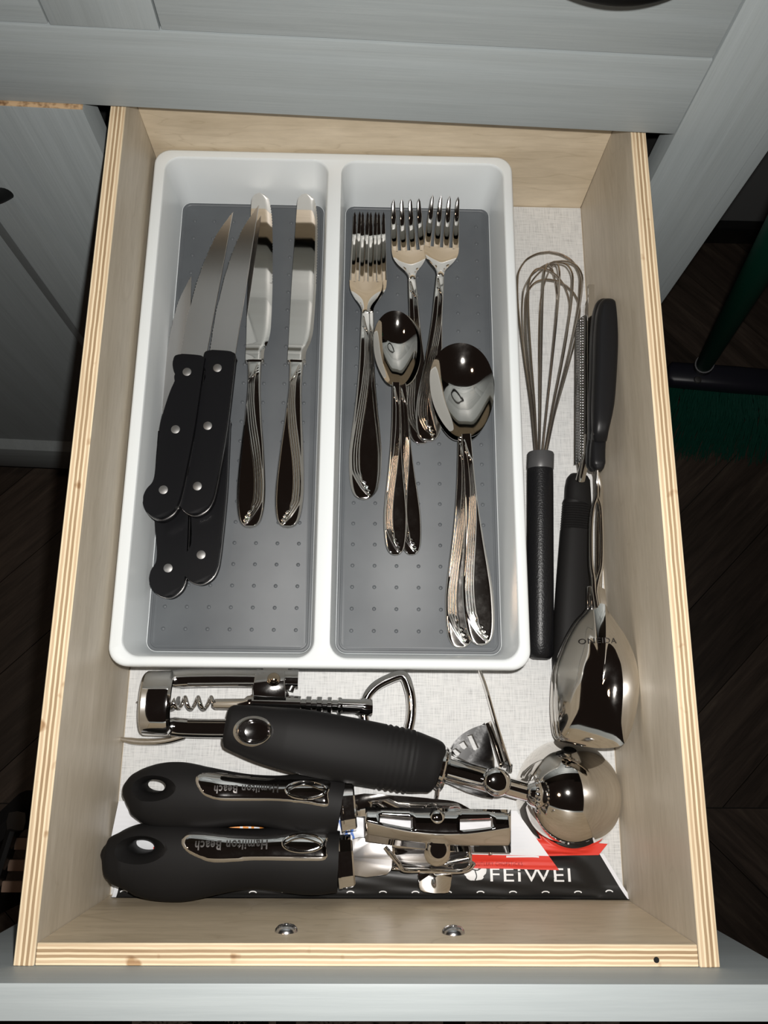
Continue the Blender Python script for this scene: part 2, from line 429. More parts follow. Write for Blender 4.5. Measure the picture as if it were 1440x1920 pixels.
# ================================================================== cutlery tray
tr = thing('cutlery_tray', 'white plastic two-compartment cutlery tray with grey lined floor', 'tray', (.121, .29, .0008))
def tray():
    bm = bmesh.new()
    def ring(pts, z): return [bm.verts.new((x, y, z)) for x, y in pts]
    def bridge(A, B):
        n = len(A)
        for i in range(n): bm.faces.new((A[i], A[(i+1) % n], B[(i+1) % n], B[i]))
    def rr(o, r): return rrect(.0022+o, .1254+o, .2396-o, .4632-o, r)
    Z = .0550
    o_top = ring(rr(.0018, .0095), Z); o1 = ring(rr(.0007, .0103), Z-.0005); o2 = ring(rr(.0, .011), Z-.0020)
    o3 = ring(rr(.0, .011), Z-.0065); o4 = ring(rr(.0022, .010), Z-.0068); o5 = ring(rr(.0085, .010), .004); o6 = ring(rr(.010, .009), .0012)
    for A, B in ((o_top, o1), (o1, o2), (o2, o3), (o3, o4), (o4, o5), (o5, o6)): bridge(A, B)
    bm.faces.new(o6)
    edges = [bm.edges.get((o_top[i], o_top[(i+1) % len(o_top)])) for i in range(len(o_top))]
    for (tx0, ty0, tx1, ty1, fx0, fy0, fx1, fy1) in ((.0100, .1312, .1168, .4565, .0117, .1375, .1124, .4540), (.1262, .1312, .2330, .4565, .1277, .1375, .2303, .4540)):
        def lp(s, z, r):
            return ring(rrect(tx0+(fx0-tx0)*s, ty0+(fy0-ty0)*s, tx1+(fx1-tx1)*s, ty1+(fy1-ty1)*s, r), z)
        a = lp(-.28, Z, .0105)
        b = lp(-.10, Z-.0006, .0100); c = lp(.02, Z-.0020, .0095); d = lp(.9, .0125, .0075); e = lp(1.0, .0104, .0065); f = ring(rrect(fx0+.002, fy0+.002, fx1-.002, fy1-.002, .005), .0093)
        for A, B in ((a, b), (b, c), (c, d), (d, e), (e, f)): bridge(A, B)
        bm.faces.new(f)
        edges += [bm.edges.get((a[i], a[(i+1) % len(a)])) for i in range(len(a))]
    bmesh.ops.triangle_fill(bm, use_beauty=True, use_dissolve=False, edges=edges)
    return bmk('tray_body', bm, M['tray'], tr, sharp=50)
tray()
for fx0, fx1 in ((.0121, .1121), (.1280, .2300)):
    bm = bmesh.new()
    def ring(o, z, r): return [bm.verts.new((x, y, z)) for x, y in rrect(fx0+o, .1378+o, fx1-o, .4537-o, r)]
    rs = [ring(0, .0094, .006), ring(0, .0106, .006), ring(.0004, .0110, .0057), ring(.0016, .0110, .005), ring(.0021, .0106, .0045), ring(.0026, .0106, .0045), ring(.0030, .0108, .0042)]
    for A, B in zip(rs, rs[1:]):
        for i in range(len(A)): bm.faces.new((A[i], A[(i+1) % len(A)], B[(i+1) % len(B)], B[i]))
    bm.faces.new(rs[-1]); bm.faces.new(rs[0])
    g = bmk('grip_mat', bm, M['mat'], tr, sharp=25)
    bm = bmesh.new(); nx = 7; ny = 22
    for i in range(nx):
        for j in range(ny):
            x = fx0+.0092+(fx1-fx0-.0184)*i/(nx-1); y = .1384+.013+(.3136-.026)*j/(ny-1)
            add_lathe(bm, [(0, .00055), (.0005, .00052), (.0009, .00038), (.0012, .0001), (.0013, -.0002)], (x, y, .0108), n=12)
    bmk('raised_dot', bm, M['mat'], g, kind='stuff')

# ================================================================== cutlery
MATZ = .0110
def grid_shell(name, rows, m, parent, sharp=35):
    """rows: list of (list of top points, list of bottom points)"""
    vs = []; fs = []; n = len(rows[0][0]); R = len(rows)
    for t, b in rows: vs += t; vs += b
    S = 2*n
    for i in range(R-1):
        for j in range(n-1):
            a = i*S+j; fs.append([a, a+1, a+1+S, a+S]); b = i*S+n+j; fs.append([b, b+S, b+1+S, b+1])
        for j, o in ((0, 0), (n-1, 1)):
            a = i*S+j; b = i*S+n+j; fs.append([a, a+S, b+S, b])
    for i in (0, R-1):
        base = i*S
        for j in range(n-1): fs.append([base+j, base+n+j, base+n+j+1, base+j+1])
    return mk(name, vs, fs, m, parent, local=True, sharp=sharp)
HW = [(0, .0), (.0025, .22), (.008, .39), (.020, .59), (.045, .77), (.09, .905), (.15, .98), (.22, 1.0), (.32, .95), (.42, .87), (.52, .77), (.62, .65), (.72, .56), (.85, .48), (1, .53)]
HS = HW[:8]+[(.34, .88), (.48, .66), (.62, .48), (.76, .37), (.88, .33)]
def swirl(t, u, hw, dt, mir, Ln):
    if mir: u = -u
    h = 0
    for k in range(4):
        e = .022*k
        keys = [(.02+.022*(3-k), -.62+.18*(3-k)), (.032+.022*(3-k), -.25+.14*(3-k)), (.068+.02*(3-k), .18+.02*k), (.155, .26+.17*k), (.24, .30+.165*k), (.38, .18+.17*k), (.50, -.10+.21*k), (.62, -.46+.24*k), (.74, -.72+.24*k), (.84, -.74+.24*k), (.90-.01*(3-k), -.60+.26*k), (.945-.016*(3-k), -.1+.14*k), (.965-.016*(3-k), .55)]
        if t < keys[0][0]-.01 or t > keys[-1][0]+.006: continue
        uk = ci(keys, t); u2 = ci(keys, t+.004); sl = (u2-uk)*hw/(.004*Ln)
        d = abs(u-uk)*hw/math.sqrt(1+sl*sl)
        fade = min(1, max(0, (t-keys[0][0]+.01)/.012))*min(1, max(0, (keys[-1][0]+.006-t)/.012))
        h += .00042*math.exp(-(d/.00040)**2)*fade
    return h
def handle_part(parent, Ln, wmax, keys, zf, th, mir, m, NU=76, NV=230):
    rows = []
    for i in range(NV+1):
        q = i/NV; t = q*q*.35+q*.65 if False else (q**1.25)
        hw = max(1e-5, ci(keys, t))*wmax; top = []; bot = []; s = t*Ln; z = zf(s)
        for j in range(NU+1):
            u = -1+2*j/NU
            dome = th*(1-abs(u)**14)*(.93+.07*(1-u*u))*min(1, hw/.004)
            top.append((u*hw, s, z+dome*.55+swirl(t, u, hw, 1/NV, mir, Ln)*(1-abs(u)**8)))
            bot.append((u*hw, s, z-th*.45*(1-abs(u)**4)))
        rows.append((top, bot))
    return grid_shell('handle', rows, m, parent, sharp=60)
def spoon(name, label, Ln, bl, bw, depth, wmax, neckhw, group):
    t = thing(name, label, 'spoon', (0,0,0), group)
    Lh = Ln-bl; arch = .011
    zf = lambda s: .0012+arch*(.5-.5*math.cos(math.pi*min(1, s/Lh)))**1.2
    nk = neckhw/wmax
    keys = HS+[(1, nk)]
    handle_part(t, Lh+.002, wmax, keys, zf, .0022, True, M['steel'])
    # bowl as polar grid
    vs = []; fs = []; NR = 18; NA = 72; cy = Lh+bl*.56
    for sh in (0, 1):
        for i in range(NR+1):
            r = i/NR
            for k in range(NA):
                a = 2*math.pi*k/NA; c, s = math.cos(a), math.sin(a)
                yy = s*bl*(.44 if s > 0 else .56); wd = bw/2*abs(c)**.98*(1+.06*s)
                x = math.copysign(wd, c)*r; y = cy+yy*r
                if s < 0:
                    tt = -s; x = math.copysign(bw/2*max(abs(c)**1.12, 0)+neckhw*.9*tt**6*(1 if abs(c) > 1e-6 else 0), c)*r
                yq = (y-Lh)/bl
                rim = zf(Lh)*(1-yq)+.0095*yq-.0012*math.sin(math.pi*yq)
                z = rim-depth*(1-r**2.3)**1.1*(1.0)
                if sh: z -= .0011; 
                vs.append((x, y, z+.0006))
    S = (NR+1)*NA
    for sh in (0, 1):
        for i in range(NR):
            for k in range(NA):
                a = sh*S+i*NA+k; b = sh*S+i*NA+(k+1) % NA; fs.append([a, b, b+NA, a+NA])
    for k in range(NA): a = NR*NA+k; b = NR*NA+(k+1) % NA; fs.append([a, b, b+S, a+S])
    mk('bowl', vs, fs, M['steel'], t, local=True, sharp=60)
    return t
def fork(name, label, Ln, hw, tl, sl, wmax, group):
    t = thing(name, label, 'fork', (0,0,0), group); Lh = Ln-tl-sl
    def zf(s):
        a = .0012+.0135*(.5-.5*math.cos(math.pi*min(1, s/(Lh*.97))))**1.2
        if s > Lh:
            q = (s-Lh)/(tl+sl); a = ci([(0, .0147), (.25, .0075), (.55, .0035), (.8, .0058), (1, .0120)], q)
        return a
    handle_part(t, Lh, wmax, HS+[(1, .27)], zf, .0022, True, M['steel'])
    rows = []
    for i in range(25):
        q = i/24; s = Lh-.0015+(sl+.0015)*q
        h = ci([(0, wmax*.25), (.18, wmax*.36), (.5, hw*.72), (.75, hw*.95), (1, hw)], q)
        top = []; bot = []
        for j in range(21):
            u = -1+2*j/20; z = zf(s)+.0012*abs(u)**2
            top.append((u*h, s, z+.0009)); bot.append((u*h, s, z-.0007))
        rows.append((top, bot))
    mk_h = grid_shell('head', rows, M['steel'], t)
    pw = 2*hw/(4+3*.45)
    for k in range(4):
        cx = -hw+pw/2+k*pw*1.45; rows = []
        for i in range(23):
            q = i/22; s = Lh+sl-.0008+tl*q; xx = cx*(1-.10*q)
            w_ = pw/2*(1-.22*q-.42*q**3); w_ *= 1 if q < .95 else max(.12, math.sqrt(max(0, 1-((q-.95)/.05)**2)))
            e = zf(s)+.0012*abs(cx/hw)**2*(1-q)
            th = .0009*(1-.3*q)
            top = [(xx+u*w_, s, e+th*(1-.35*abs(u)**9)) for u in (-1,-.86,-.4,0,.4,.86,1)]
            bot = [(xx+u*w_, s, e-th*.8) for u in (-1,-.86,-.4,0,.4,.86,1)]
            rows.append((top, bot))
        grid_shell('tine', rows, M['steel'], t)
    return t
def dinner_knife(label):
    t = thing('dinner_knife', label, 'knife', (0,0,0), 'dinner knives in the left compartment')
    Lh = .1135; wm = .0093
    def zf(s): return .0028
    handle_part(t, Lh, wm, HW, zf, .0050, False, M['steel'])
    # bolster and blade
    def outl(q):  # left, right x at y fraction of the blade
        return ci([(0, -.0058), (.1, -.0060), (.4, -.0062), (.75, -.0058), (.93, -.0056), (1, -.0052)], q), ci([(0, .0058), (.06, .0060), (.12, .0086), (.2, .0100), (.5, .0104), (.72, .0098), (.86, .0088), (.94, .0072), (1, .0052)], q)
    rows = []; Lb = .1250
    for i in range(120):
        q = i/119; l_, r_ = outl(q); s = Lh-.001+Lb*q
        if q > .95:
            f = math.sqrt(max(0, 1-((q-.95)/.05)**2)); c = (l_+r_)/2; l_ = c+(l_-c)*max(f,.05); r_ = c+(r_-c)*max(f,.05)
        if .45 < q < .95: r_ -= .0004*(i % 2)
        th = ci([(0, .0030), (.04, .0026), (.10, .0011), (1, .0007)], q)
        top = []; bot = []
        for j in range(13):
            u = j/12; x = l_+(r_-l_)*u; z = .0030
            top.append((x, s, z+th*(1-max(0, (u-.75)/.25)**1.5*.85))); bot.append((x, s, z-th*(1-max(0, (u-.75)/.25)**1.5*.85)))
        rows.append((top, bot))
    grid_shell('blade', rows, M['steel'], t)
    sweep('bolster_ring', [(0, Lh-.0020, .0029), (0, Lh-.0008, .0029), (0, Lh+.0003, .0029)], [(.0060,.0028), (.0064,.0036), (.0060,.0028)], M['steel'], t, local=True, expo=3)
    return t
dk = dinner_knife('polished dinner knife nearest the divider, its blade tip near the tray back wall')
place(dk, P(540, 992, MATZ+.0), P(574, 372, .022))
dk2 = dup(dk, 'polished dinner knife lying between the steak knives and the other dinner knife')
place(dk2, P(470, 992, MATZ), P(488, 377, .022))

# steak knives ------------------------------------------------------
def steak_knife(label):
    t = thing('steak_knife', label, 'knife', (0,0,0), 'steak knives in the left compartment')
    A = P(370, 911, .036); B = P(487, 378, .036); yv = (B-A).to_2d().normalized(); xv = Vector((yv.y, -yv.x))
    def loc(l): return [((p.to_2d()-A.to_2d()).dot(xv), (p.to_2d()-A.to_2d()).dot(yv)) for p in PX(l, .036)]
    hl = loc([(387,658), (414,657), (440,661), (440,672), (435,715), (427,780), (420,825), (411,875), (403,915), (397,936), (386,953), (367,963), (350,960), (337,948), (332,930), (338,911), (350,896), (355,877), (357,838), (361,795), (367,765), (378,728), (388,702), (384,688), (382,674)])
    hl = smooth_pts([Vector((*p, 0)) for p in hl], 4)
    for z0, z1 in ((0, .0048), (.0062, .0110)):
        bm = bmesh.new(); add_prism(bm, hl, z0, z1, .0008, 3)
        bmk('handle_scale', bm, M['knifehandle'], t, local=True)
    bl = loc([(440,662), (487,378), (474,394), (462,410), (449,434), (436,465), (424,500), (413,540), (403,580), (396,620), (391,655)])
    sp = bl[:2]; ed = smooth_pts([Vector((*p, 0)) for p in bl[1:]], 14, closed=False)
    # serrate the edge
    out = [Vector((*sp[0], 0)), ed[0]]; acc = 0
    for i in range(1, len(ed)):
        d = (ed[i]-ed[i-1]); nrm = Vector((-d.y, d.x, 0)).normalized(); acc += d.length
        ph = (acc/.0024) % 1.0; k = min(1, i/20)
        out.append(ed[i]+nrm*(.0010*abs(math.sin(math.pi*ph)))*k)
    bm = bmesh.new(); add_prism(bm, out, .0049, .0062, .0003, 1); bmk('blade', bm, M['blade'], t, local=True, smooth=False)
    tg = [Vector((p.x*1.0, p.y, 0)) for p in hl]; c = sum(tg, Vector())/len(tg)
    tg = [c+(p-c)*1.006 for p in tg]
    bm = bmesh.new(); add_prism(bm, tg, .0048, .0062, 0); bmk('tang', bm, M['blade'], t, local=True, smooth=False)
    for u, v in ((409,690), (390,798), (370,911)):
        (x, y), = loc([(u, v)])
        lathe('rivet', [(0, .0001), (.0026, .0001), (.0029, -.0001), (.0029, -.0004)], (x, y, .0110), M['rivet'], t, n=24, local=True)
    return t
sk = steak_knife('black handled steak knife lying on top, beside the dinner knives')
def tips(r, tip, z, z2): return P(*r, z), P(*tip, z2)
def place_sk(o, riv, tip, z, z2):
    A, B = P(*riv, z+.011), P(*tip, z2+.006); A.z = z; B.z = z2; place(o, A, B)
place_sk(sk, (370, 911), (487, 378), MATZ+.0125, MATZ+.0150)
s1 = dup(sk, 'black handled steak knife lying on top, nearest the left tray wall'); place_sk(s1, (306, 919), (438, 395), MATZ+.0185, MATZ+.0135)
s3 = dup(sk, 'lower steak knife at left whose handle sticks out furthest toward the front'); place_sk(s3, (315, 1065), (360, 500), MATZ+.0002, MATZ+.0010)
s4 = dup(sk, 'lower steak knife at right with its handle end under the top knife'); place_sk(s4, (377, 1040), (455, 500), MATZ+.0002, MATZ+.0010)

# forks -------------------------------------------------------------
FG = 'dinner forks nested at left'
df = fork('dinner_fork', 'dinner fork on top of the nested pair beside the divider', .2015, .0112, .0500, .0265, .0098, FG)
place(df, P(682, 938, MATZ+.0040)-Vector((0,0,.0)), P(688, 393, MATZ+.0085))
d2 = dup(df, 'dinner fork nested underneath the other beside the divider, tines showing between'); place(d2, P(686, 934, MATZ+.0010), P(697, 402, MATZ+.0058))
sf = fork('salad_fork', 'salad fork crossing on top, rightmost of the forks', .1700, .0118, .0350, .0240, .0092, 'salad forks in the right compartment')
place(sf, P(802, 829, MATZ+.0035), P(834, 361, MATZ+.0190))
sf2 = dup(sf, 'salad fork between the dinner forks and the rightmost fork'); place(sf2, P(790, 834, MATZ+.0005), P(758, 363, MATZ+.0160))
# spoons ------------------------------------------------------------
ts = spoon('teaspoon', 'upper teaspoon lying with its bowl over the fork handles', .1600, .0520, .0285, .0062, .0074, .0024, 'teaspoons in the right compartment')
place(ts, P(741, 1042, MATZ+.0042), P(738, 590, MATZ+.0165), math.radians(4))
ts2 = dup(ts, 'teaspoon tucked under the upper teaspoon, its handle end showing to the right'); place(ts2, P(772, 1042, MATZ+.0010), P(741, 596, MATZ+.0138), math.radians(4))
tb = spoon('tablespoon', 'big oval tablespoon on top at the right wall of the tray', .1950, .0650, .0410, .0082, .0097, .0030, 'tablespoons in the right compartment')
place(tb, P(903, 1211, MATZ+.0048), P(857, 646, MATZ+.0130), math.radians(-3))
tb2 = dup(tb, 'tablespoon nested underneath the big spoon, its handle end the left one of the two'); place(tb2, P(863, 1216, MATZ+.0006), P(866, 650, MATZ+.0094), math.radians(-3))

# ================================================================== whisk
wk = thing('whisk', 'balloon whisk with black pebbled handle between tray and grater', 'whisk', P(1012, 1050, .0008))
zc = .0215; a0 = P(1013, 1236, zc*.55); a1 = P(1013, 880, zc); axv = (a1-a0).normalized()
hp = [a0, a0+axv*.0010, a0+axv*.0035, a0.lerp(a1, .1), a0.lerp(a1, .5), a1-axv*.002, a1]
sweep('handle', hp, [.0045, .0066, .0080, .0083, .0083, .0083, .0082], M['pebble'], wk, n=32)
c1 = P(1014, 849, zc+.0005)
sweep('collar', [a1, a1+axv*.0005, c1-axv*.001, c1], [.0082, .0085, .0085, .0080], M['collar'], wk, n=32)
top = P(1037, 474, .0250); ax = (top-c1); Lw = ax.length; ax.normalize(); sx = ax.cross(Vector((0,0,1))).normalized(); up = sx.cross(ax)
for k in range(7):
    ang = math.pi*(k+.35)/7+random.uniform(-.1, .1); R = .0220*(1+random.uniform(-.06, .05)); Lk = Lw*(1-.022*k)+random.uniform(-.004, .003); off = sx*random.uniform(-.003, .005); pts = []
    dirv = sx*math.cos(ang)+up*math.sin(ang)
    prof = [(0, .0028), (.25, .0078), (.5, .0140), (.72, .0185), (.86, .0195), (.95, .0150), (.99, .0070), (1, 0)]
    N = 40
    for i in range(2*N+1):
        s = i/N-1; q = 1-abs(s)**1.0
        qq = math.sin(math.pi/2*q) if q > 0 else 0
        r = ci(prof, qq)*R/.0195*(-1 if s < 0 else 1)
        pts.append(c1-ax*.004+ax*(Lk+.004)*qq+dirv*r+off*qq**2)
    sweep('wire_loop', pts, .00062, M['wire'], wk, up=dirv.cross(ax), n=8)

# ================================================================== grater
gr = thing('grater', 'narrow metal hand grater standing on edge with black soft-grip handle', 'grater', P(1080, 1000, .0008))
g0 = P(1103, 534, .036); g1 = P(1102, 838, .036)
d = (g1-g0).normalized(); sd = d.cross(Vector((0,0,1))).normalized()
if sd.x > 0: sd = -sd
bm = bmesh.new()
def strip(bm, pa, pb, w, th, dn):
    """upright strip between two points, width w across (dirn dn), thickness th"""
    dd = (pb-pa).normalized(); nn = dd.cross(dn).normalized()*th/2
    vs = [bm.verts.new(p) for p in (pa-nn, pb-nn, pb+dn*w-nn, pa+dn*w-nn, pa+nn, pb+nn, pb+dn*w+nn, pa+dn*w+nn)]
    for f in ((0,1,2,3), (7,6,5,4), (0,4,5,1), (1,5,6,2), (2,6,7,3), (3,7,4,0)): bm.faces.new([vs[i] for i in f])
strip(bm, g0, g1, .0040, .0012, Vector((1, 0, 0)))
strip(bm, g0+Vector((.0036,0,0)), g1+Vector((.0036,0,0)), .030, .0009, Vector((.06, 0, -1)).normalized())
bmk('frame', bm, M['steel'], gr, smooth=False)
# curved perforated face going down to the left
N = 8; rows = []; f0 = P(1098, 590, .034); f1 = P(1098, 860, .034)
prof = [(0, 0), (-.0014, -.002), (-.0024, -.0045), (-.0031, -.0075), (-.0035, -.0110), (-.0037, -.0118)]
vs = []; fs = []
NY = 40
for j in range(NY+1):
    p = f0.lerp(f1, j/NY)
    for (dx, dz) in prof: vs.append(p+Vector((dx-.0004*(dz < -.011), 0, dz)))
    for (dx, dz) in prof: vs.append(p+Vector((dx+.0008, 0, dz)))
K = len(prof)
for j in range(NY):
    for i in range(K-1):
        a = j*2*K+i; fs.append([a, a+1, a+1+2*K, a+2*K]); b = a+K; fs.append([b, b+2*K, b+2*K+1, b+1])
gf = mk('grating_face', vs, fs, M['darksteel'], gr)
bm = bmesh.new()
for j in range(52):
    for i in range(4):
        q = (j+.5*(i % 2)+.6)/53; p = f0.lerp(f1, q)
        x, z = [(-.0016, -.0022), (-.0024, -.0045), (-.0030, -.0070), (-.0034, -.0095)][i]
        add_lathe(bm, [(0, .0005), (.0004, .0003), (.0008, 0), (.0009, -.0003)], p+Vector((x, 0, z)), axis=(-1, -.5, .35), n=7)
bmk('grating_tooth', bm, M['darksteel'], gf, kind='stuff')
sweep('side_rail', [P(1084, 600, .018), P(1083, 700, .017), P(1083, 860, .016), P(1086, 884, .016)], .0011, M['steel'], gr, n=10)
sweep('neck', [P(1102, 815, .036), P(1100, 850, .034), P(1095, 872, .030), P(1088, 900, .022)], [.0022, .0024, .0027, .0030], M['steel'], gr, n=14)
st = [(1085, 893, 18), (1084, 900, 23), (1083, 915, 25), (1083, 943, 26.5), (1082, 946, 29), (1080, 1000, 31), (1076, 1080, 33), (1073, 1160, 35), (1071, 1240, 36), (1071, 1300, 33), (1071, 1318, 22)]
pth = []; rad = []
for i, (u, v, r) in enumerate(st):
    pth.append(P(u, v, .0095)); rr_ = r/3060; rad.append((rr_, min(rr_, .0080)))
bm = bmesh.new(); 
# ribs near the front of the grip
pp = []; rr2 = []
for i in range(len(pth)-1):
    nseg = 24 if i == 4 else 3
    for k in range(nseg):
        q = k/nseg; p = pth[i].lerp(pth[i+1], q); a = rad[i][0]*(1-q)+rad[i+1][0]*q; b2 = rad[i][1]*(1-q)+rad[i+1][1]*q
        if i == 4: g = .0004*(math.sin(k*math.pi/2) if k < 22 else 0); a -= abs(g)*.8; b2 -= abs(g)*2
        pp.append(p); rr2.append((a, b2))
pp.append(pth[-1]); rr2.append(rad[-1])
add_sweep(bm, pp, rr2, n=28, expo=2.4); bmk('grip', bm, M['rubber'], gr)

# ================================================================== serving spoons (two nested, convex side up)
def serving(name, label, dx, dz, full):
    t = thing(name, label, 'serving spoon', P(1115, 1250, .0008), 'serving spoons nested along the right wall')
    Z = .045+dz; zr = lambda u: .0300+dz+.025*(u-1035)/164   # leans: its right rim rests high on the side wall
    def Q(u, v, z): return P(u, v, z)+Vector((dx, 0, 0))
    outl = [(1113,1133), (1098,1150), (1082,1168), (1062,1205), (1045,1255), (1040,1310), (1042,1360), (1050,1386), (1075,1394), (1105,1400), (1135,1403), (1165,1398), (1179,1380), (1192,1340), (1199,1290), (1193,1240), (1176,1198), (1155,1166), (1141,1146), (1134,1133)]
    # the outline sits at rim height, the middle is higher: convex back of the bowl
    rim = [Q(u, v, zr(u)+(.0035)*max(0, min(1, (1235-v)/102))**2) for u, v in outl]; rim = smooth_pts(rim, 4)
    cen = Q(1120, 1285, zr(1120)); vs = []; fs = []; NR = 14; NA = len(rim)
    for sh in (0, 1):
        for i in range(NR+1):
            r = i/NR
            for k in range(NA):
                p = cen.lerp(rim[k], r); p.z += .0105*(1-r**2.05)-.0011*sh; vs.append(p)
    S = (NR+1)*NA
    for sh in (0, 1):
        for i in range(NR):
            for k in range(NA):
                a = sh*S+i*NA+k; b = sh*S+i*NA+(k+1) % NA; fs.append([a, b, b+NA, a+NA])
    for k in range(NA): a = NR*NA+k; b = NR*NA+(k+1) % NA; fs.append([a, b, b+S, a+S])
    bowl = mk('bowl', vs, fs, M['steel'], t, sharp=60)
    # forked shaft: two rods that part and join again
    z1 = .0455+dz
    for s in ((-1, 1) if full else (1,)):
        l = [(1118, 872, 0), (1119, 910, 0), (1119, 932, .5), (1119, 950, 6.5), (1118, 980, 9.5), (1118, 1020, 10.5), (1118, 1060, 9.5), (1117, 1085, 4.5), (1116, 1110, 1.5), (1121, 1140, 1.5)]
        if not full: l = [(u+(13 if v > 905 else 3), v, 0) for u, v, w_ in l]
        pts = [Q(u+s*w_, v, z1+(.004 if v < 900 else 0)) for u, v, w_ in l]
        sweep('shaft_rod', smooth_pts(pts, 4, closed=False), [((.0011 if full else .0019)+.0008*(i/36)**3, .0020 if full else .0010) for i in range(37)], M['steel'], t, n=12, expo=2.6)
    prism('neck_plate', [Q(u, v, z1) for u, v in ((1108,1100), (1121,1098), (1134,1105), (1139,1145), (1124,1156), (1108,1142))], z1-.0010, z1+.0006, M['steel'], t)
    hp = [(1121,882,8), (1121,876,12), (1120,868,14.5), (1120,845,14.5), (1122,825,14), (1125,808,15.5), (1130,760,21), (1133.5,700,22.5), (1135.5,640,23.5), (1137,600,22.5), (1138.5,577,19), (1139,568,14), (1139,564,7)]
    pts = [Q(u, v, .0500+dz+(.006 if v < 820 else 0)) for u, v, r in hp]
    sweep('handle', smooth_pts(pts, 3, closed=False), [(ci([(i/12, q[2]/3250) for i, q in enumerate(hp)], j/36), ci([(i/12, q[2]/3250) for i, q in enumerate(hp)], j/36)*.9+.001) for j in range(37)], M['blackplastic'], t, n=28, expo=3.0)
    if full:
        tx = text_on('engraving', 'ONEIDA', Q(1117, 1203, Z), .0190, math.radians(-1), bvh(bowl), M['etch'], bowl, stretch=.95, lift=.0004, label='engraved maker name')
    return t
serving('serving_spoon', 'large serving spoon on top, engraved steel bowl against the right wall', 0, 0, True)
serving('serving_spoon', 'second serving spoon underneath, only its edge showing at the left', -.0024, -.0085, False)

# ================================================================== wrappers under the can opener
def sachet(name, label, quad, zf, bulge, mats, colour, nu=90, nv=22, crimp=.035, loc=None, group=None):
    """quad: world corners bottom-left, bottom-right, top-right, top-left; thin pillow with crimped ends"""
    a, b, c, d = [Vector(q) for q in quad]; vs = []; fs = []; mi = []
    for sh in (0, 1):
        for i in range(nu+1):
            for j in range(nv+1):
                u, v = i/nu, j/nv; p = (a.lerp(b, u)).lerp(d.lerp(c, u), v)
                e = min(u, 1-u); lump = max(0, min(1, (e-crimp)/.05)); lump = lump*lump*(3-2*lump)
                prof = max(0, math.sin(math.pi*min(1, max(0, (v-.14)/.80))))**.6
                z = zf(u, v)+bulge*lump*prof
                if e < crimp: z += .00035*math.sin(v*nv*math.pi)*(1 if sh == 0 else 1)
                z += .0004*math.sin(u*37+v*9)*math.sin(v*11+u*5)*lump
                if v < .13: z += .0003*math.sin(v*150)
                vs.append(Vector((p.x, max(p.y, -.0009), z if sh == 0 else min(z-.0004, zf(u, v)-.0004))))
    S = (nu+1)*(nv+1)
    for sh in (0, 1):
        for i in range(nu):
            for j in range(nv):
                k = sh*S+i*(nv+1)+j; fs.append([k, k+nv+1, k+nv+2, k+1]); mi.append(colour((i+.5)/nu, (j+.5)/nv))
    def edge(l):
        for x, y in zip(l, l[1:]): fs.append([x, y, y+S, x+S]); mi.append(0)
    edge([i*(nv+1) for i in range(nu+1)]); edge([i*(nv+1)+nv for i in range(nu+1)]); edge(list(range(nv+1))); edge([nu*(nv+1)+j for j in range(nv+1)])
    o = mk(name, vs, fs, mats, None, mi=mi, sharp=50, loc=loc)
    return tag(o, label, 'wrapper', group)
def blk(u, v):
    if v < .04 or u < .008 or u > .990: return 1
    return 0
# black wrapper lying on a second one
q2 = [P(190, 1640, .006), P(1196, 1694, .006), P(1118, 1590, .003), P(205, 1600, .003)]
s_low = sachet('sachet', 'lower black wrapper, its white-edged tip poking out at the left', [P(186, 1652, .003), P(1180, 1690, .003), P(1128, 1612, .003), P(192, 1618, .003)], lambda u, v: .0020, .0018, [M['blackpaper'], M['whitepaper']], lambda u, v: 1 if (u < .010 or u > .985) else 0, loc=(.15,.01,.001), group='black wrappers along the drawer front')
s_top = sachet('sachet', 'long black wrapper printed FEIWEI along the drawer front', [P(207, 1690, .0110), P(1193, 1697, .0110), P(1131, 1600, .006), P(222, 1608, .006)], lambda u, v: .0060+.0050*max(0, 1-v/.35)**1.5, .0050, [M['blackpaper'], M['whitepaper']], blk, nu=120, nv=30, loc=(.15,.015,.005), group='black wrappers along the drawer front')
tt = bvh(s_top)
ORG[s_top.name] = Vector(s_top.location)
def ctr(u, v, z): p = P(u, v, z); return (p.x, p.y)
text_on('lettering', 'FEIWEI', ctr(994, 1640, .010), .0465, 0, tt, M['whiteink'], s_top, stretch=.70, bold=False, lift=.00025, default=.010, label='white FEIWEI lettering')
em = [P(890+24*math.cos(a), 1630+24*math.sin(a), .010) for a in [2*math.pi*k/28 for k in range(28)]]
e1 = drape('round_emblem', em, tt, .0003, M['whiteink'], s_top, step=.0022, label='white round emblem')
def stroke_strip(name, pts, wd, tree, m, parent, lift=.0006, z=.010, **k):
    """flat line laid over a surface"""
    pts = smooth_pts([P(u, v, z) for u, v in pts], 4, closed=False) if not isinstance(pts[0], Vector) else pts
    vs = []; fs = []
    for i, p in enumerate(pts):
        d = (pts[min(i+1, len(pts)-1)]-pts[max(i-1, 0)]).to_2d().normalized(); n = Vector((-d.y, d.x))*wd/2
        for s in (-1, 1):
            x, y = p.x+n.x*s, p.y+n.y*s; vs.append((x, y, top_z(tree, x, y, z)+lift))
    for i in range(len(pts)-1): fs.append([2*i, 2*i+1, 2*i+3, 2*i+2])
    return mk(name, vs, fs, m, parent, **k)
for ln_ in ([(872,1634),(884,1630),(896,1631),(908,1622)], [(884,1630),(880,1620)], [(890,1631),(893,1642),(890,1650)], [(897,1630),(902,1618)]):
    stroke_strip('emblem_line', ln_, .0006, tt, M['blackpaper'], e1)
for k in range(16):
    u = 230+61*k
    stroke_strip('seam_mark', [(u-7, 1674), (u-3, 1671.5), (u+3, 1671.5), (u+7, 1674)], .0006, tt, M['whiteink'], s_top, lift=.00025)
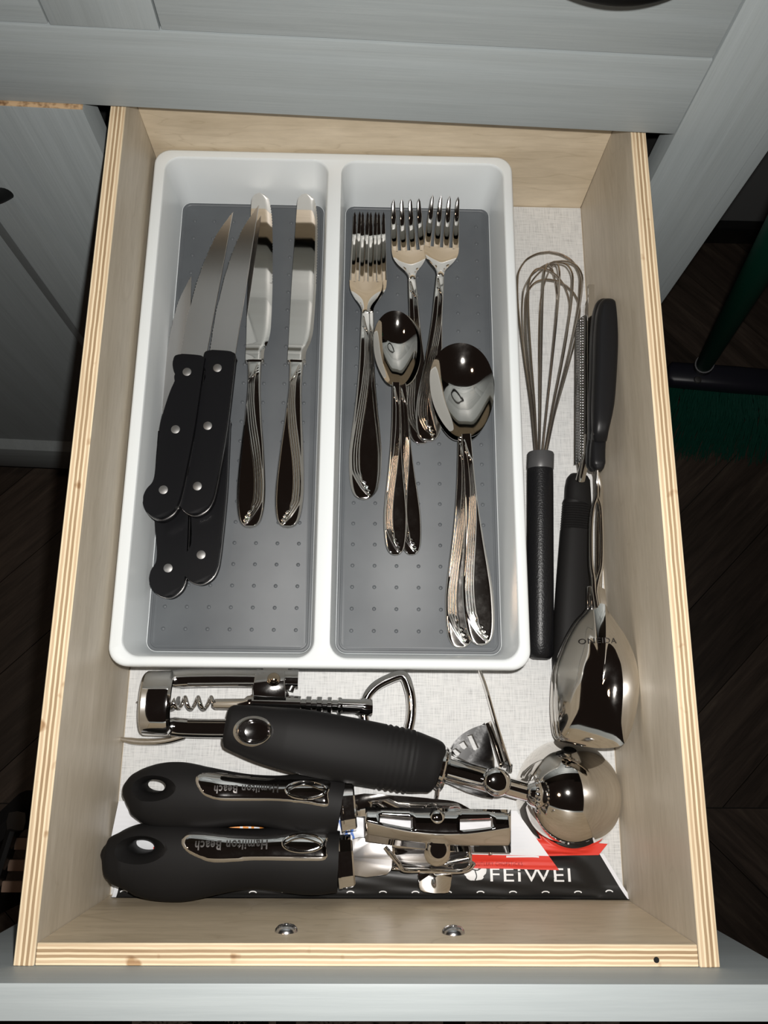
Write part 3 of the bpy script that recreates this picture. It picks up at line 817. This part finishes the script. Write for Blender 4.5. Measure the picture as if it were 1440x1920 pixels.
# red wrapper below the ball of the scoop
s_red = sachet('sachet', 'red wrapper whose end lies under the ice cream scoop bowl', [P(640, 1612, .010), P(1124, 1604, .010), P(1139, 1582, .008), P(640, 1545, .008)], lambda u, v: .0085, .0016, [M['redpaper'], M['whitepaper'], M['darkred']], lambda u, v: 0, nv=16, loc=(.2,.03,.008))
# white wrapper with red border
def wcol(u, v):
    if v < .235 and u > .10: return 1
    if .24 < u < .40 and .30 < v < .75 and (math.sin(u*330+v*8)+math.sin(v*37+u*61) > -.55): return 2
    if .54 < u < .575 and .42 < v < .80 and (math.sin(u*420)*math.sin(v*21) > -.1): return 3
    return 0
s_wh = sachet('sachet', 'white wrapper with red border and orange print under the can opener', [P(199, 1612, .012), P(1049, 1632, .012), P(968, 1520, .012), P(222, 1502, .012)], lambda u, v: .0112+.0004*v, .0018, [M['whitepaper'], M['redpaper'], M['orange'], M['blue']], wcol, nu=150, nv=34, loc=(.15,.04,.011))
tw = bvh(s_wh); ORG[s_wh.name] = Vector(s_wh.location)
for k in range(9):      # pressed ridges of the white end
    q = k/8
    stroke_strip('crimp_ridge', [(945+4*q, 1550+7*k), (975+3*k, 1550+7*k), (985+3.2*k, 1551+7*k)], .0009, tw, M['whitepaper'], s_wh, lift=.0005, z=.012)
    stroke_strip('crimp_ridge', [(226-2.0*k, 1512+9*k), (240, 1513+9*k), (262, 1514+9*k)], .0009, tw, M['whitepaper'], s_wh, lift=.0005, z=.012)
text_on('small_print', 'CUTLERY CHOPSTICKS', ctr(935, 1620, .012), .028, 0, tw, M['darkred'], s_wh, stretch=1.2, lift=.0003, default=.012, label='faint dark lettering on the red border')

# ================================================================== can opener
co = thing('can_opener', 'manual can opener with two black handles and chrome inlays', 'can opener', P(640, 1580, .0008))
def opener_handle(top, bot, z, hole, inlay, tc, tw_, oval, dz=0):
    n = len(top); pth = []; rad = []
    xs0 = max(top[0][0], bot[0][0]); 
    def yat(l, x): return ci(l, x)
    xa = min(top[0][0], bot[0][0]); N = 64
    for i in range(N+1):
        q = i/N; x = xa+(top[-1][0]-xa)*q**1.7
        yt = yat(top, x); yb = yat(bot, x)
        if x < xs0: pass
        pth.append(P(x, (yt+yb)/2, z)); a = abs(yb-yt)/2/3085
        rad.append((max(a, .0004), max(.0005, min(.0125, a*.80))))
    bm = bmesh.new(); add_sweep(bm, pth, rad, n=36, expo=2.15)
    h = bmk('handle', bm, M['rubber'], co, sharp=50)
    # hanging hole
    (hx, hy, hr, hs) = hole; c = P(hx, hy, z+.004)
    cb = bmesh.new(); add_lathe(cb, [(0, -.03), (hr, -.03), (hr, .0), (hr*1.25, .003), (hr*1.7, .006), (hr*2.5, .0105), (0, .0105)], (0,0,0), n=40)
    for v in cb.verts: v.co = Vector((v.co.x*hs, v.co.y, v.co.z))+c
    cu_ = bmk('cut', cb, M['rubber'], None)
    h.location = Vector(co.location); h.parent = None
    cut(h, [cu_]); h.parent = co; h.location = (0,0,0)
    tree = bvh(h)
    ip = smooth_pts([P(u, v, z+.011) for u, v in inlay], 4)
    inl = drape('chrome_inlay', ip, tree, .0011, M['chrome'], h, rim=.0022, default=z+.008, label='mirror-finish chrome inlay')
    t2 = bvh(inl)
    text_on('engraving', 'Hamilton Beach', ctr(*tc, z+.0115), tw_, math.pi+.02, t2, M['etch'], inl, bold=True, stretch=1.15, lift=.0002, default=z+.012, label='engraved lettering, upside down')
    ox, oy = oval
    ov = [P(ox+38*math.cos(a), oy+16*math.sin(a), z+.0115) for a in [2*math.pi*k/36 for k in range(36)]]
    pts = [Vector((p.x, p.y, top_z(t2, p.x, p.y, z+.012)+.0003)) for p in ov]
    sweep('oval_rim', pts, .0007, M['chrome'], inl, closed=True, n=8)
    lf = smooth_pts([P(ox+u, oy+v, z+.0115) for u, v in ((-36,4), (-20,-6), (0,-9), (25,-2), (34,4), (15,11), (-5,13), (-22,9))], 3)
    sweep('leaf_line', [Vector((p.x, p.y, top_z(t2, p.x, p.y, z+.012)+.0002)) for p in lf], .0004, M['chrome'], inl, closed=True, n=8)
    return h
topA = [(230,1489), (232,1482), (238,1468), (254,1450), (291,1437), (329,1435), (385,1444), (460,1456), (516,1459), (572,1456), (617,1457), (640,1464)]
botA = [(230,1491), (232,1497), (238,1508), (257,1526), (299,1545), (340,1549), (392,1548), (460,1542), (497,1544), (540,1553), (600,1560), (640,1560)]
opener_handle(topA, botA, .0245, (288, 1474, .0036, 1.9), [(366,1464), (369,1454), (388,1448), (440,1452), (500,1460), (560,1461), (617,1464), (616,1488), (614,1512), (575,1507), (520,1502), (470,1502), (415,1501), (385,1492), (372,1478)], (462, 1479), .0355, (574, 1481))
topB = [(193,1612), (194,1602), (197,1590), (206,1576), (224,1566), (261,1552), (310,1550), (385,1555), (430,1560), (480,1561), (524,1558), (570,1559), (610,1562), (635,1566)]
botB = [(193,1614), (194,1622), (197,1632), (206,1645), (242,1660), (291,1675), (340,1679), (385,1672), (441,1661), (479,1658), (535,1663), (591,1668), (635,1664)]
opener_handle(topB, botB, .0250, (266, 1587, .0038, 1.9), [(340,1582), (343,1568), (362,1559), (430,1564), (500,1566), (560,1560), (612,1560), (612,1586), (611,1611), (570,1614), (479,1613), (404,1617), (370,1607), (350,1596)], (434, 1584), .0395, (568, 1581))
for (v0, v1, u0, u1, z) in ((1469, 1556, 641, 667, .0235), (1572, 1660, 636, 664, .0235)):
    a = P(u0-2, (v0+v1)/2, z); b_ = P(u1, (v0+v1)/2-3, z); r = (v1-v0)/2/3090
    pts = [a.lerp(b_, q) for q in (0, .15, .2, .9, 1)]
    sweep('collar', pts, [(r*1.03, r*.80), (r*1.03, r*.80), (r, r*.78), (r*.97, r*.74), (r*.90, r*.68)], M['chrome'], co, n=10, expo=3, sharp=15)
zpl = .020
def plate(name, l, z, th, m=M['chrome'], bev=.0003, sm=3, **k):
    pts = PX(l, z); pts = smooth_pts(pts, sm) if sm else pts
    return prism(name, pts, z-th, z, m, co, bev=bev, **k)
plate('arm_plate', [(664,1491), (740,1492), (815,1498), (850,1502), (872,1511), (884,1522), (860,1534), (760,1532), (664,1530)], .0245, .0022, M['steel'])
plate('arm_plate', [(660,1574), (700,1574), (790,1580), (840,1600), (838,1618), (790,1622), (742,1612), (736,1624), (728,1638), (715,1641), (660,1641)], .0215, .0022, M['blade'], sm=2)
# frame cradle behind the key
pts = [P(722,1588,.026), P(735,1604,.027), P(748,1620,.027), (P(758,1631,.026)), P(790,1632,.024), P(820,1633,.024), P(860,1634,.024), P(880,1628,.026), P(888,1618,.027)]
sweep('cradle', smooth_pts(pts, 4, closed=False), (.0014, .0022), M['chrome'], co, n=12)
bm = bmesh.new()
vs = []; fs = []
NX = 24
for i in range(NX+1):
    q = i/NX; u = 735+q*150; hh = math.sin(math.pi*q)
    for j in range(7):
        t = j/6; v = 1588+(8 if i > 12 else 0)*hh+(1632-1588)*t-4*(1-hh); z = .030-.009*math.sin(math.pi*t*.9)-.002*hh
        vs.append(P(u, v, z))
for i in range(NX):
    for j in range(6): a = i*7+j; fs.append([a, a+1, a+8, a+7])
bm.free()
o = mk('cradle_sheet', vs, fs, M['chrome'], co, sharp=None)
md = o.modifiers.new('s', 'SOLIDIFY'); md.thickness = .0009
lathe('cutting_wheel', [(0, .003), (.003, .003), (.0034, .0014), (.0062, .0010), (.0072, 0), (.0062, -.0008), (0, -.0010)], P(820, 1600, .0330), M['steel'], co, axis=(.05,-.25,1), n=36)
lathe('drive_boss', [(0, .007), (.0045, .007), (.0056, .006), (.0060, 0), (.0068, -.001), (.0068, -.006)], P(820, 1590, .0330), M['chrome'], co, n=28)
plate('lip_tab', [(789,1634), (843,1634), (846,1652), (843,1670), (834,1675), (796,1673), (786,1664), (786,1650)], .0250, .0018, M['steel'], sm=2)
# turning key: folded sheet with a bowed ridge
vs = []; fs = []; NX = 40
for i in range(NX+1):
    q = i/NX; u = 685+q*273; m = math.sin(math.pi*q)
    ridge_v = 1540+ (20*math.sin(math.pi*min(1, q*1.02))**1.0) + 12*q
    top_v = 1513+5*q; bot_v = 1577+22*q+ (6*m)
    rows = [(top_v, .0430), (top_v*.6+ridge_v*.4, .0462), (ridge_v*.82+top_v*.18, .0478), (ridge_v, .0482), (ridge_v*.9+bot_v*.1, .0472), (ridge_v*.45+bot_v*.55, .0400), (bot_v, .0335)]
    for v, z in rows: vs.append(P(u, v, z))
K = 7
for i in range(NX):
    for j in range(K-1):
        if j == 1 and (4 <= i <= 12 or 26 <= i <= 34): continue
        a = i*K+j; fs.append([a, a+1, a+K+1, a+K])
key = mk('turning_key', vs, fs, M['chrome'], co, sharp=None, label='wide folded chrome turning key')
md = key.modifiers.new('s', 'SOLIDIFY'); md.thickness = .0009; md.offset = -1
lathe('key_hub', [(0, .0024), (.0022, .0022), (.0036, .0012), (.0046, 0), (.0052, -.012)], P(820, 1534, .0450), M['chrome'], key, n=24)
# small hook end behind the upper arm
sweep('hook', smooth_pts([P(868,1588,.028), P(880,1586,.028), P(900,1584,.028), P(915,1588,.027), P(921,1601,.0265)], 3, closed=False), .0011, M['chrome'], co, n=10)

# ================================================================== ice cream scoop
ic = thing('ice_cream_scoop', 'ice cream scoop with black ribbed grip, thumb lever and mirror bowl face down', 'scoop', P(1060, 1490, .0008))
BR = .0315; bc = P(1066, 1489, .0045); bc.z = .0012
pr = [(BR, 0), (BR*1.002, .001)]+[(BR*math.cos(a), .001+BR*.98*math.sin(a)) for a in [math.pi/2*k/30 for k in range(1, 30)]]+[(0, .001+BR*.98)]
pr2 = [(0, -.0002+BR*.97)]+[(BR*.965*math.cos(a), BR*.95*math.sin(a)) for a in [math.pi/2*k/30 for k in range(29, 0, -1)]]+[(BR*.965, 0), (BR, 0)]
lathe('bowl', pr2+pr[1:], bc, M['steel'], ic, n=96)
n0 = P(828, 1440, .0250); n1 = P(992, 1486, .0235); nd = (n1-n0)
sweep('neck', [n0, n0.lerp(n1, .4), n0.lerp(n1, .62), n0.lerp(n1, .66), n0.lerp(n1, .97), n1], [.0072, .0068, .0066, .0056, .0054, .0050], M['chrome'], ic, n=28)
sweep('collar_ring', [n0+nd*q for q in (-.045, -.03, .0, .03, .05, .07)], [.0080, .0118, .0124, .0112, .0118, .0074], M['chrome'], ic, n=32, sharp=50)
cp = P(932, 1466, .0340)
lathe('pivot_cap', [(0, .0042), (.0040, .0040), (.0066, .0031), (.0078, .0012), (.0080, 0), (.0079, -.010)], cp, M['chrome'], ic, n=40)
# socket with ratchet teeth where the neck meets the bowl
so = thing_part = sweep('bowl_socket', [P(990, 1485, .024), P(1000, 1487, .0245), P(1012, 1491, .026), P(1022, 1493, .028)], [.0062, .0078, .0080, .0040], M['chrome'], ic, n=24)
for k in range(9):
    a = -1.3+2.6*k/8; c = P(1003, 1488, .026)+Vector((.0006, math.sin(a)*.0095, math.cos(a)*.0085-.001))
    lathe('tooth', [(0, .0012), (.0009, .0009), (.0013, 0), (.0012, -.001)], c, M['chrome'], so, axis=(0, math.sin(a), math.cos(a)), n=10)
# grip
gk = [(424,1360,34), (430,1361,37.5), (450,1366,42), (500,1378,50), (560,1389,56), (620,1400,57.5), (680,1410,56.5), (712,1416,56), (770,1427,54), (800,1433,49), (815,1437,46), (821,1439,41)]
def gz(u): return ci([(424, .0370), (620, .0335), (821, .0265)], u)
pp = []; rr2 = []
for i in range(150):
    u = 424+397*i/149; v = ci([(a, b) for a, b, c in gk], u); r = ci([(a, c) for a, b, c in gk], u)/3120
    if 712 < u < 772: r += .0005*math.cos((u-712)/60*2*math.pi*5.5)
    if u < 430: r *= .93+.07*(u-424)/6
    pp.append(P(u, v, gz(u))); rr2.append((r*.985, min(r*.72, .0125)))
bm = bmesh.new(); add_sweep(bm, pp, rr2, n=40, expo=2.5); gp = bmk('grip', bm, M['rubber'], ic, sharp=50)
cb = bmesh.new(); add_lathe(cb, [(0, -.04), (.0070, -.04), (.0072, .006), (.0092, .0105), (.0096, .018), (0, .018)], (0,0,0), n=36)
c = P(479, 1371, .0370)
for v in cb.verts: v.co = Vector((v.co.x*1.25, v.co.y*.92, v.co.z))+c
cu_ = bmk('cut', cb, M['rubber'], None); gp.parent = None; gp.location = Vector(ic.location); cut(gp, [cu_]); gp.parent = ic; gp.location = (0,0,0)
bm = bmesh.new(); prf = [(.0058, -.009), (.0086, -.009), (.0092, -.001), (.0090, .0040), (.0078, .0052), (.0066, .0036), (.0062, -.004), (.0052, -.0085), (.0020, -.0090), (0, -.0090)]
add_lathe(bm, prf, (0,0,0), n=40)
for v in bm.verts: v.co = Vector((v.co.x*1.25, v.co.y*.92, v.co.z))+c+Vector((0,0,.0052))
bmk('hanging_eyelet', bm, M['chrome'], ic, label='chrome-lined oval hanging eyelet')
# thumb lever: fan plate with three slots, flange and long edge
fan = [P(u, v, .0240) for u, v in ((928,1448), (912,1362), (903,1360), (885,1366), (865,1378), (850,1394), (843,1411), (842,1420), (880,1430), (910,1440))]
fo = prism('fan_plate', smooth_pts(fan[:9], 3)[:-8]+fan[8:], .0228, .0240, M['darksteel'], ic, bev=.0002)
cs = []
for l in ([(876,1379), (886,1376), (898,1402), (892,1407), (888,1406)], [(860,1394), (871,1388), (878,1399), (871,1405), (867,1404)], [(848,1406), (855,1402), (865,1410), (860,1417), (855,1417)]):
    bm = bmesh.new(); add_prism(bm, PX(l, .024), .015, .03, 0); cs.append(bmk('cut', bm, M['darksteel'], None))
fo.parent = None; fo.location = Vector(ic.location); cut(fo, cs); fo.parent = ic; fo.location = (0,0,0)
bm = bmesh.new()
fl = [(912,1356,.0240), (928,1400,.0245), (940,1438,.0250)]
for a, b_ in zip(fl, fl[1:]):
    strip(bm, P(*a), P(*b_), .0125, .0010, Vector((.35, .12, -1)).normalized())
bmk('lever_flange', bm, M['steel'], ic, smooth=False)
bm = bmesh.new(); add_prism(bm, PX([(842,1470), (865,1472), (905,1483), (930,1487), (925,1497), (905,1494), (875,1485)], .020), .0190, .0200, .0001); bmk('lever_wing', bm, M['darksteel'], ic)
sweep('spring_rod', [P(822, 1470, .020), P(820, 1490, .019), P(814, 1518, .0185)], .0012, M['chrome'], ic, n=10)
# steel strip that comes out under the tray
st_ = thing('steel_server', 'thin steel strip sticking out from under the front of the tray', 'utensil', P(920, 1340, .0008))
a = [P(898,1255,.006), P(906,1275,.007), P(914,1300,.009), (P(928,1350,.0120)), P(942,1395,.0140), P(955,1436,.0150)]
sweep('blade_edge', smooth_pts(a, 4, closed=False), (.0011, .0028), M['steel'], st_, n=12, expo=3)
sweep('tip', [P(946,1432,.0140), P(956,1436,.0148), P(954,1446,.014)], (.0020, .0026), M['darksteel'], st_, n=12)

# ================================================================== corkscrew
ck = thing('corkscrew', 'chrome winged corkscrew lying under the ice cream scoop grip', 'corkscrew', P(420, 1320, .0008))
zc = .0165
xa = P(262, 1318, zc+.010).x; xb = P(322, 1318, zc+.010).x; yc = P(290, 1318, zc+.010).y
ring = [(0, .86), (.03, .95), (.10, 1.0), (.80, 1.02), (.90, .99), (.98, .90), (1.0, .84)]
outer = [Vector((xa+(xb-xa)*q, yc+.0002, zc)) for q, r in ring]; orad = [(.0187*r, .0152*r) for q, r in ring]
bm = bmesh.new(); add_sweep(bm, outer+[outer[-1]-Vector((.001,0,0)), outer[-1]-Vector((.012,0,0))], orad+[(.0120, .0095), (.0118, .0092)], n=40, expo=2.5)
bmk('bell', bm, M['chrome'], ck, sharp=25)
pts = []; 
h0 = P(322, 1318, .018); h1 = P(400, 1318, .018)
for i in range(90):
    q = i/89; p = h0.lerp(h1, q); a = q*2*math.pi*3.2
    pts.append(p+Vector((0, math.cos(a), math.sin(a)))*.0033)
sweep('worm', [P(318,1318,.018)]+pts+[P(404,1319,.018)], .0012, M['steel'], ck, up=(1,0,0), n=10)
sweep('worm_point', [P(256,1316,.014), P(264,1317,.015), P(300,1318,.017)], [.0003, .0010, .0012], M['darksteel'], ck, n=10)
sweep('shank', [P(398,1320,.018), P(404,1320,.018), P(458,1320,.018), P(466,1319,.018), P(474,1318,.018)], [.0016, .0030, .0032, .0045, .0046], M['steel'], ck, n=20, expo=3)
pts = []; rad = []
for i in range(120):
    u = 470+215*i/119; pts.append(P(u, 1318+ (u-470)*.03, .0175)); r = .0050
    if 555 < u < 640: r = .0034+.0016*(1 if math.sin((u-555)/19.5*2*math.pi) > 0 else 0)
    if u > 640: r = .0042
    rad.append(r)
sweep('toothed_rack', pts, rad, M['chrome'], ck, n=20, sharp=60)
hl = [(683,1345), (686,1312), (702,1289), (730,1273), (755,1267), (767,1290), (772,1322), (769,1356), (757,1384), (720,1382), (692,1368)]
sweep('ring_handle', smooth_pts([P(u, v, .0150) for u, v in hl], 6), (.0031, .0040), M['chrome'], ck, closed=True, n=16, expo=2.6)
sweep('handle_root', [P(668,1325,.0165), P(684,1326,.016), P(697,1326,.0155)], [.0042, .0062, .0050], M['chrome'], ck, n=16)
for vv, z, w_ in ((1270, .0170, 1), (1366, .0150, -1)):
    l = [(316, vv+6*w_), (330, vv+3*w_), (360, vv+w_), (430, vv), (520, vv+2*w_), (560, vv+3*w_)]
    wl = sweep('wing_lever', smooth_pts([P(u, v, z) for u, v in l], 3, closed=False), (.0056, .0045), M['chrome'], ck, n=18, expo=2.8)
    sweep('raised_edge', [P(352, vv+14*w_, z+.0035), P(440, vv+13*w_, z+.0035), P(500, vv+13*w_, z+.0035)], .0012, M['chrome'], wl, n=10)
sweep('cap_lifter', smooth_pts([P(221,1384,.006), P(240,1388,.0072), P(270,1391,.009), P(310,1389,.0115), P(345,1380,.014)], 4, closed=False), [(.0008+.0012*min(1, i/5), .0009+.0008*min(1, i/10)) for i in range(17)], M['steel'], ck, n=12, expo=2.8)
br = prism('bracket', PX([(478,1262), (533,1258), (535,1308), (474,1308), (474,1290)], .025), .0120, .0245, M['chrome'], ck, bev=.0006)
lathe('pivot_rivet', [(0, .0034), (.0018, .0031), (.0034, .0018), (.0040, 0), (.0040, -.002)], P(513, 1274, .0255), M['brass'], ck, n=24, label='domed pivot rivet')
gcen = P(516, 1275, .020); gl = []
for k in range(14):
    a0 = 2*math.pi*k/14
    for da, r in ((-.18, .0092), (-.10, .0128), (.10, .0128), (.18, .0092)): gl.append((gcen.x+r*math.cos(a0+da), gcen.y+r*math.sin(a0+da)))
prism('gear', gl, .0160, .0205, M['chrome'], ck, bev=.0003)

# ================================================================== cabinet front
CA = Vector((-.0076102, .44247677, 0)); CROT = math.radians(-1.78762)
cb_ = thing('base_cabinet', 'grey woodgrain base cabinet with face frame, around and above the open drawer', 'cabinet', CA)
cb_.rotation_euler = (0, 0, CROT)
ORG[cb_.name] = Vector((0,0,0))
FZ = -.68
def cbox(name, lo, hi, m, parent=cb_, bev=.0008, **k):
    bm = bmesh.new(); add_box(bm, lo, hi, bev, 2); return bmk(name, bm, m, parent, local=True, **k)
cbox('rail', (-.45, 0, .1157), (.3315, .020, .1705), M['grey_h'])
cbox('stile', (.3320, 0, FZ), (.3835, .020, .34), M['grey_v'])
cbox('stile', (-.0138, 0, .1712), (.0429, .020, .34), M['grey_v'])
dfr = cbox('upper_drawer_front', (.0438, .0004, .1716), (.3309, .020, .30), M['grey_h'], bev=.0007)
cbox('upper_drawer_front', (-.42, .0004, .1716), (-.0147, .020, .30), M['grey_h'], bev=.0007)
cbox('rail', (-.45, 0, .3006), (.3315, .020, .34), M['grey_h'])
cbox('carcass_side', (.3900, .020, FZ), (.4050, .55, .34), M['grey_v'])
cbox('carcass_side', (-.060, .020, FZ), (-.045, .55, .34), M['cavity_shade'])  # inner carcass coloured black to paint the deep shade behind the opening
cbox('carcass_side', (.350, .020, FZ), (.365, .55, .34), M['cavity_shade'])
cbox('carcass_back', (-.06, .54, FZ), (.40, .55, .34), M['cavity_shade'])
cbox('carcass_shelf', (-.045, .020, -.2), (.35, .54, -.19), M['cavity_shade'])
cbox('countertop', (-.45, -.0, .345), (.41, .55, .375), M['grey_h'])
# bow pull of the drawer above
def PYc(u, v, yl):
    d = CAM_R @ np.array([(u-720)/CAM_F, -(v-960)/CAM_F, -1.0]); n = np.array([-math.sin(CROT), math.cos(CROT), 0]); t_ = np.array([math.cos(CROT), math.sin(CROT), 0])
    s = ((np.array(CA)@n+yl)-CAM_P@n)/(d@n); p = CAM_P+s*d
    return (float((p-np.array(CA))@t_), float(p[2]))
hx, hz = PYc(1160, -14, -.030)
pts = [Vector((hx+.052*q, -.030*(1-q*q) if abs(q) < 1 else .001, hz)) for q in [i/16 for i in range(-16, 17)]]
sweep('pull', pts, (.0045, .0058), M['handle_black'], dfr, local=True, n=16)
# door on the left: frame, bevel and recessed panel, standing a little proud of the rail
do = cbox('door_stile', (-.1136, -.0026, -.60), (-.0155, .0174, .1146), M['grey_v'], bev=.0006)
bm = bmesh.new(); add_box(bm, (-.4, -.0024, .1140), (-.0157, .0172, .11475), 0); bmk('raw_top_edge', bm, M['chip'], do, local=True)
cbox('door_stile', (-.45, -.0026, -.60), (-.40, .0174, .1146), M['grey_v'], bev=.0006)
cbox('door_bottom_rail', (-.3999, -.0026, -.60), (-.1137, .0174, -.5225), M['grey_h'], bev=.0006)
cbox('door_panel', (-.3999, .0070, -.60), (-.1136, .0150, .1146), M['grey_v'], bev=0)
vs = [(-.1138, -.0024, .1146), (-.1289, .0070, .1146), (-.1289, .0070, -.5080), (-.1138, -.0024, -.5225), (-.3990, -.0024, -.5225), (-.3850, .0070, -.5080), (-.1138, .0078, .1146), (-.1138, .0078, -.5225), (-.399, .0078, -.5225)]
mk('door_bevel', vs, [[0,1,2,3], [3,2,5,4], [0,6,1], [4,5,8], [6,7,3,0]], M['grey_v'], cb_, local=True, smooth=False)
cbox('toe_kick', (-.45, .06, FZ), (.33, .075, -.60), M['cavity_shade'])
lx, lz = PYc(17, 391, -.012)
pts = [Vector((lx-.003, .001-.030*(1-q*q), lz+.052+.052*q)) for q in [i/16 for i in range(-16, 17)]]
sweep('door_pull', pts, (.0056, .0045), M['handle_black'], do, local=True, n=16, up=(0,1,0))

# ================================================================== room: floor, wall, skirting
fl = box('floor', (-2.2, -1.6, FZ-.05), (2.4, 1.6, FZ-.006), M['floorgap'], None, bev=0); tag(fl, kind='structure')
rows_ = [(-.625, -.010, -1), (-.010, .605, 1), (.605, 1.10, -1)]
meshes = {}
pk = 0
for y0, y1, sgn in rows_:
    wdt = .150; dx = (y1-y0)*sgn; k0 = -8; x = -1.6 if sgn > 0 else -.9
    while x < (1.4 if sgn > 0 else 2.0):
        pts = [(x+.0008, y0+.0008), (x+wdt-.0008, y0+.0008), (x+wdt-.0008+dx, y1-.0008), (x+.0008+dx, y1-.0008)]
        cx = sum(p[0] for p in pts)/4; cy = (y0+y1)/2
        if -1.25 < cx < 1.45:
            key_ = (sgn, y1-y0, pk % 3)
            if key_ not in meshes:
                bm = bmesh.new(); add_prism(bm, [(p[0]-cx, p[1]-cy) for p in pts], -.006, 0, 0)
                ang = math.atan2(1, sgn); rm = Matrix.Rotation(-ang, 3, 'Z')
                for v in bm.verts: v.co = rm@v.co
                o = bmk('plank', bm, M['floor'][pk % 3], fl, local=True); meshes[key_] = o.data
            else:
                o = bpy.data.objects.new('plank', meshes[key_]); C.objects.link(o); o.parent = fl
            o.location = (cx, cy, FZ); o.rotation_euler = (0, 0, math.atan2(1, sgn))
            pk += 1
        x += wdt
wb = box('wall_back', (.39, .905, FZ), (2.2, .98, 1.6), M['wall'], None, bev=0); tag(wb, kind='structure')
wb2 = box('wall_back', (-2.0, 1.06, FZ), (.39, 1.10, 1.6), M['wall'], None, bev=0); tag(wb2, kind='structure')
sk_ = box('baseboard_back', (.39, .889, FZ), (.80, .905, FZ+.045), M['basebl'], None, bev=.004); tag(sk_, kind='structure')

# ================================================================== broom
bz = FZ+.075
bro = thing('broom', 'green broom with black block leaning in the dark beside the cabinet', 'broom', P(1350, 720, FZ))
b0 = P(1250, 702, bz); b1 = P(1500, 722, bz)
dirb = (b1-b0).normalized(); nb = Vector((0, 0, 1)).cross(dirb).normalized()
bm = bmesh.new(); add_sweep(bm, [b0, b0.lerp(b1, .03), b0.lerp(b1, .5), b0.lerp(b1, .97), b1], [(.012,.010), (.019,.014), (.020,.015), (.019,.014), (.012,.010)], n=20, expo=3)
blo = bmk('block', bm, M['broomblock'], bro)
hb = P(1318, 688, bz+.01); ht = P(1482, 402, .10); hd = (ht-hb)
sweep('socket', [hb-hd*.03, hb, hb+hd*.05], [.015, .0145, .0135], M['broomblock'], bro, n=20)
sweep('pole', [hb, hb.lerp(ht, .5), ht, hb+hd*1.1], .0118, M['green'], bro, n=24)
lathe('screw', [(0, .003), (.005, .002), (.006, 0)], P(1308, 712, bz+.014), M['rivet'], bro, n=12)
bm = bmesh.new(); rr = random.Random(3)
for k in range(620):
    q = rr.random(); a = b0.lerp(b1, q)-nb*rr.uniform(.004, .016)+Vector((0, 0, -.006)); sp = (q-.5)*.05+rr.uniform(-.015, .015)
    e = a+dirb*sp-nb*rr.uniform(.070, .098); e.z = FZ+rr.uniform(.002, .02)
    m_ = a.lerp(e, .5)+Vector((rr.uniform(-.004,.004), 0, .012+rr.uniform(0, .008)))
    add_sweep(bm, [a, m_, e], [.0009, .0008, .0005], n=4, caps=False)
bmk('bristles', bm, M['greenb'], bro, kind='stuff', smooth=False)

# ================================================================== dark footstool at the left, printed sheets on the floor below
fs_ = thing('footstool', 'black framed stool with brown slats, half hidden left of the drawer', 'stool', P(20, 1620, FZ))
zs = FZ+.20
for v0, v1 in ((1571, 1594), (1612, 1634), (1652, 1674)):
    a = P(28-(v0-1571)*.3, v0, zs); b_ = P(110, v1, zs)
    box('slat', (a.x, b_.y, zs-.012), (a.x+.16, a.y, zs), M['brown'], fs_, bev=.001)
p0 = P(27, 1556, zs); p1 = P(-20, 1700, zs)
sweep('frame_rail', [p0, p1], (.0055, .012), M['basebl'], fs_, n=8, expo=4, sharp=30)
sweep('frame_rail', [P(34, 1500, zs-.06)+Vector((.02,0,0)), P(-30, 1590, zs-.06)], (.016, .03), M['basebl'], fs_, n=8, expo=4, sharp=30)
for u, v in ((30, 1540), (-20, 1700)):
    p = P(u, v, zs); sweep('leg', [p, Vector((p.x, p.y, FZ))], .011, M['basebl'], fs_, up=(0,1,0), n=8, expo=4)
M['print'] = mat('black_white_print', (.3,.3,.3), .5); n_, l_, b_ = nodes(M['print'])
nz = noise(M['print'], texco(M['print'], (22, 55, 22)), 1, 4, .6, 2.5)
l_.new(ramp(M['print'], nz, [(.40, (.01,.01,.01)), (.47, (.55,.54,.55)), (.60, (.9,.9,.9))]), b_.inputs['Base Color'])
for i, (u0, u1, lb) in enumerate(((250, 512, 'leftmost printed sheet on the floor, with small white lettering'), (556, 832, 'middle black and white printed sheet on the floor in front of the drawer'), (872, 1170, 'rightmost black and white printed sheet on the floor below the drawer front'))):
    a = P(u0, 1902, FZ); b_ = P(u1, 2080, FZ)
    s_ = box('printed_sheet', (a.x, b_.y, FZ+.0002), (b_.x, a.y, FZ+.004), M['print'], None, bev=.0005, loc=((a.x+b_.x)/2, (a.y+b_.y)/2, FZ))
    tag(s_, lb, 'printed sheet', 'printed sheets on the floor')
    if i == 0:
        band = prism('black_band', [(P(u, v, FZ).x, P(u, v, FZ).y) for u, v in ((345,1904), (500,1904), (520,1960), (420,1960))], FZ+.0040, FZ+.0045, M['blackpaper'], s_, bev=0)
        ORG[band.name] = ORG[s_.name]; tb_ = bvh(band)
        text_on('lettering', 'ATION EXT', ctr(425, 1912, FZ+.0045), .052, math.radians(-14), tb_, M['whiteink'], band, lift=.0004, default=FZ+.0045)
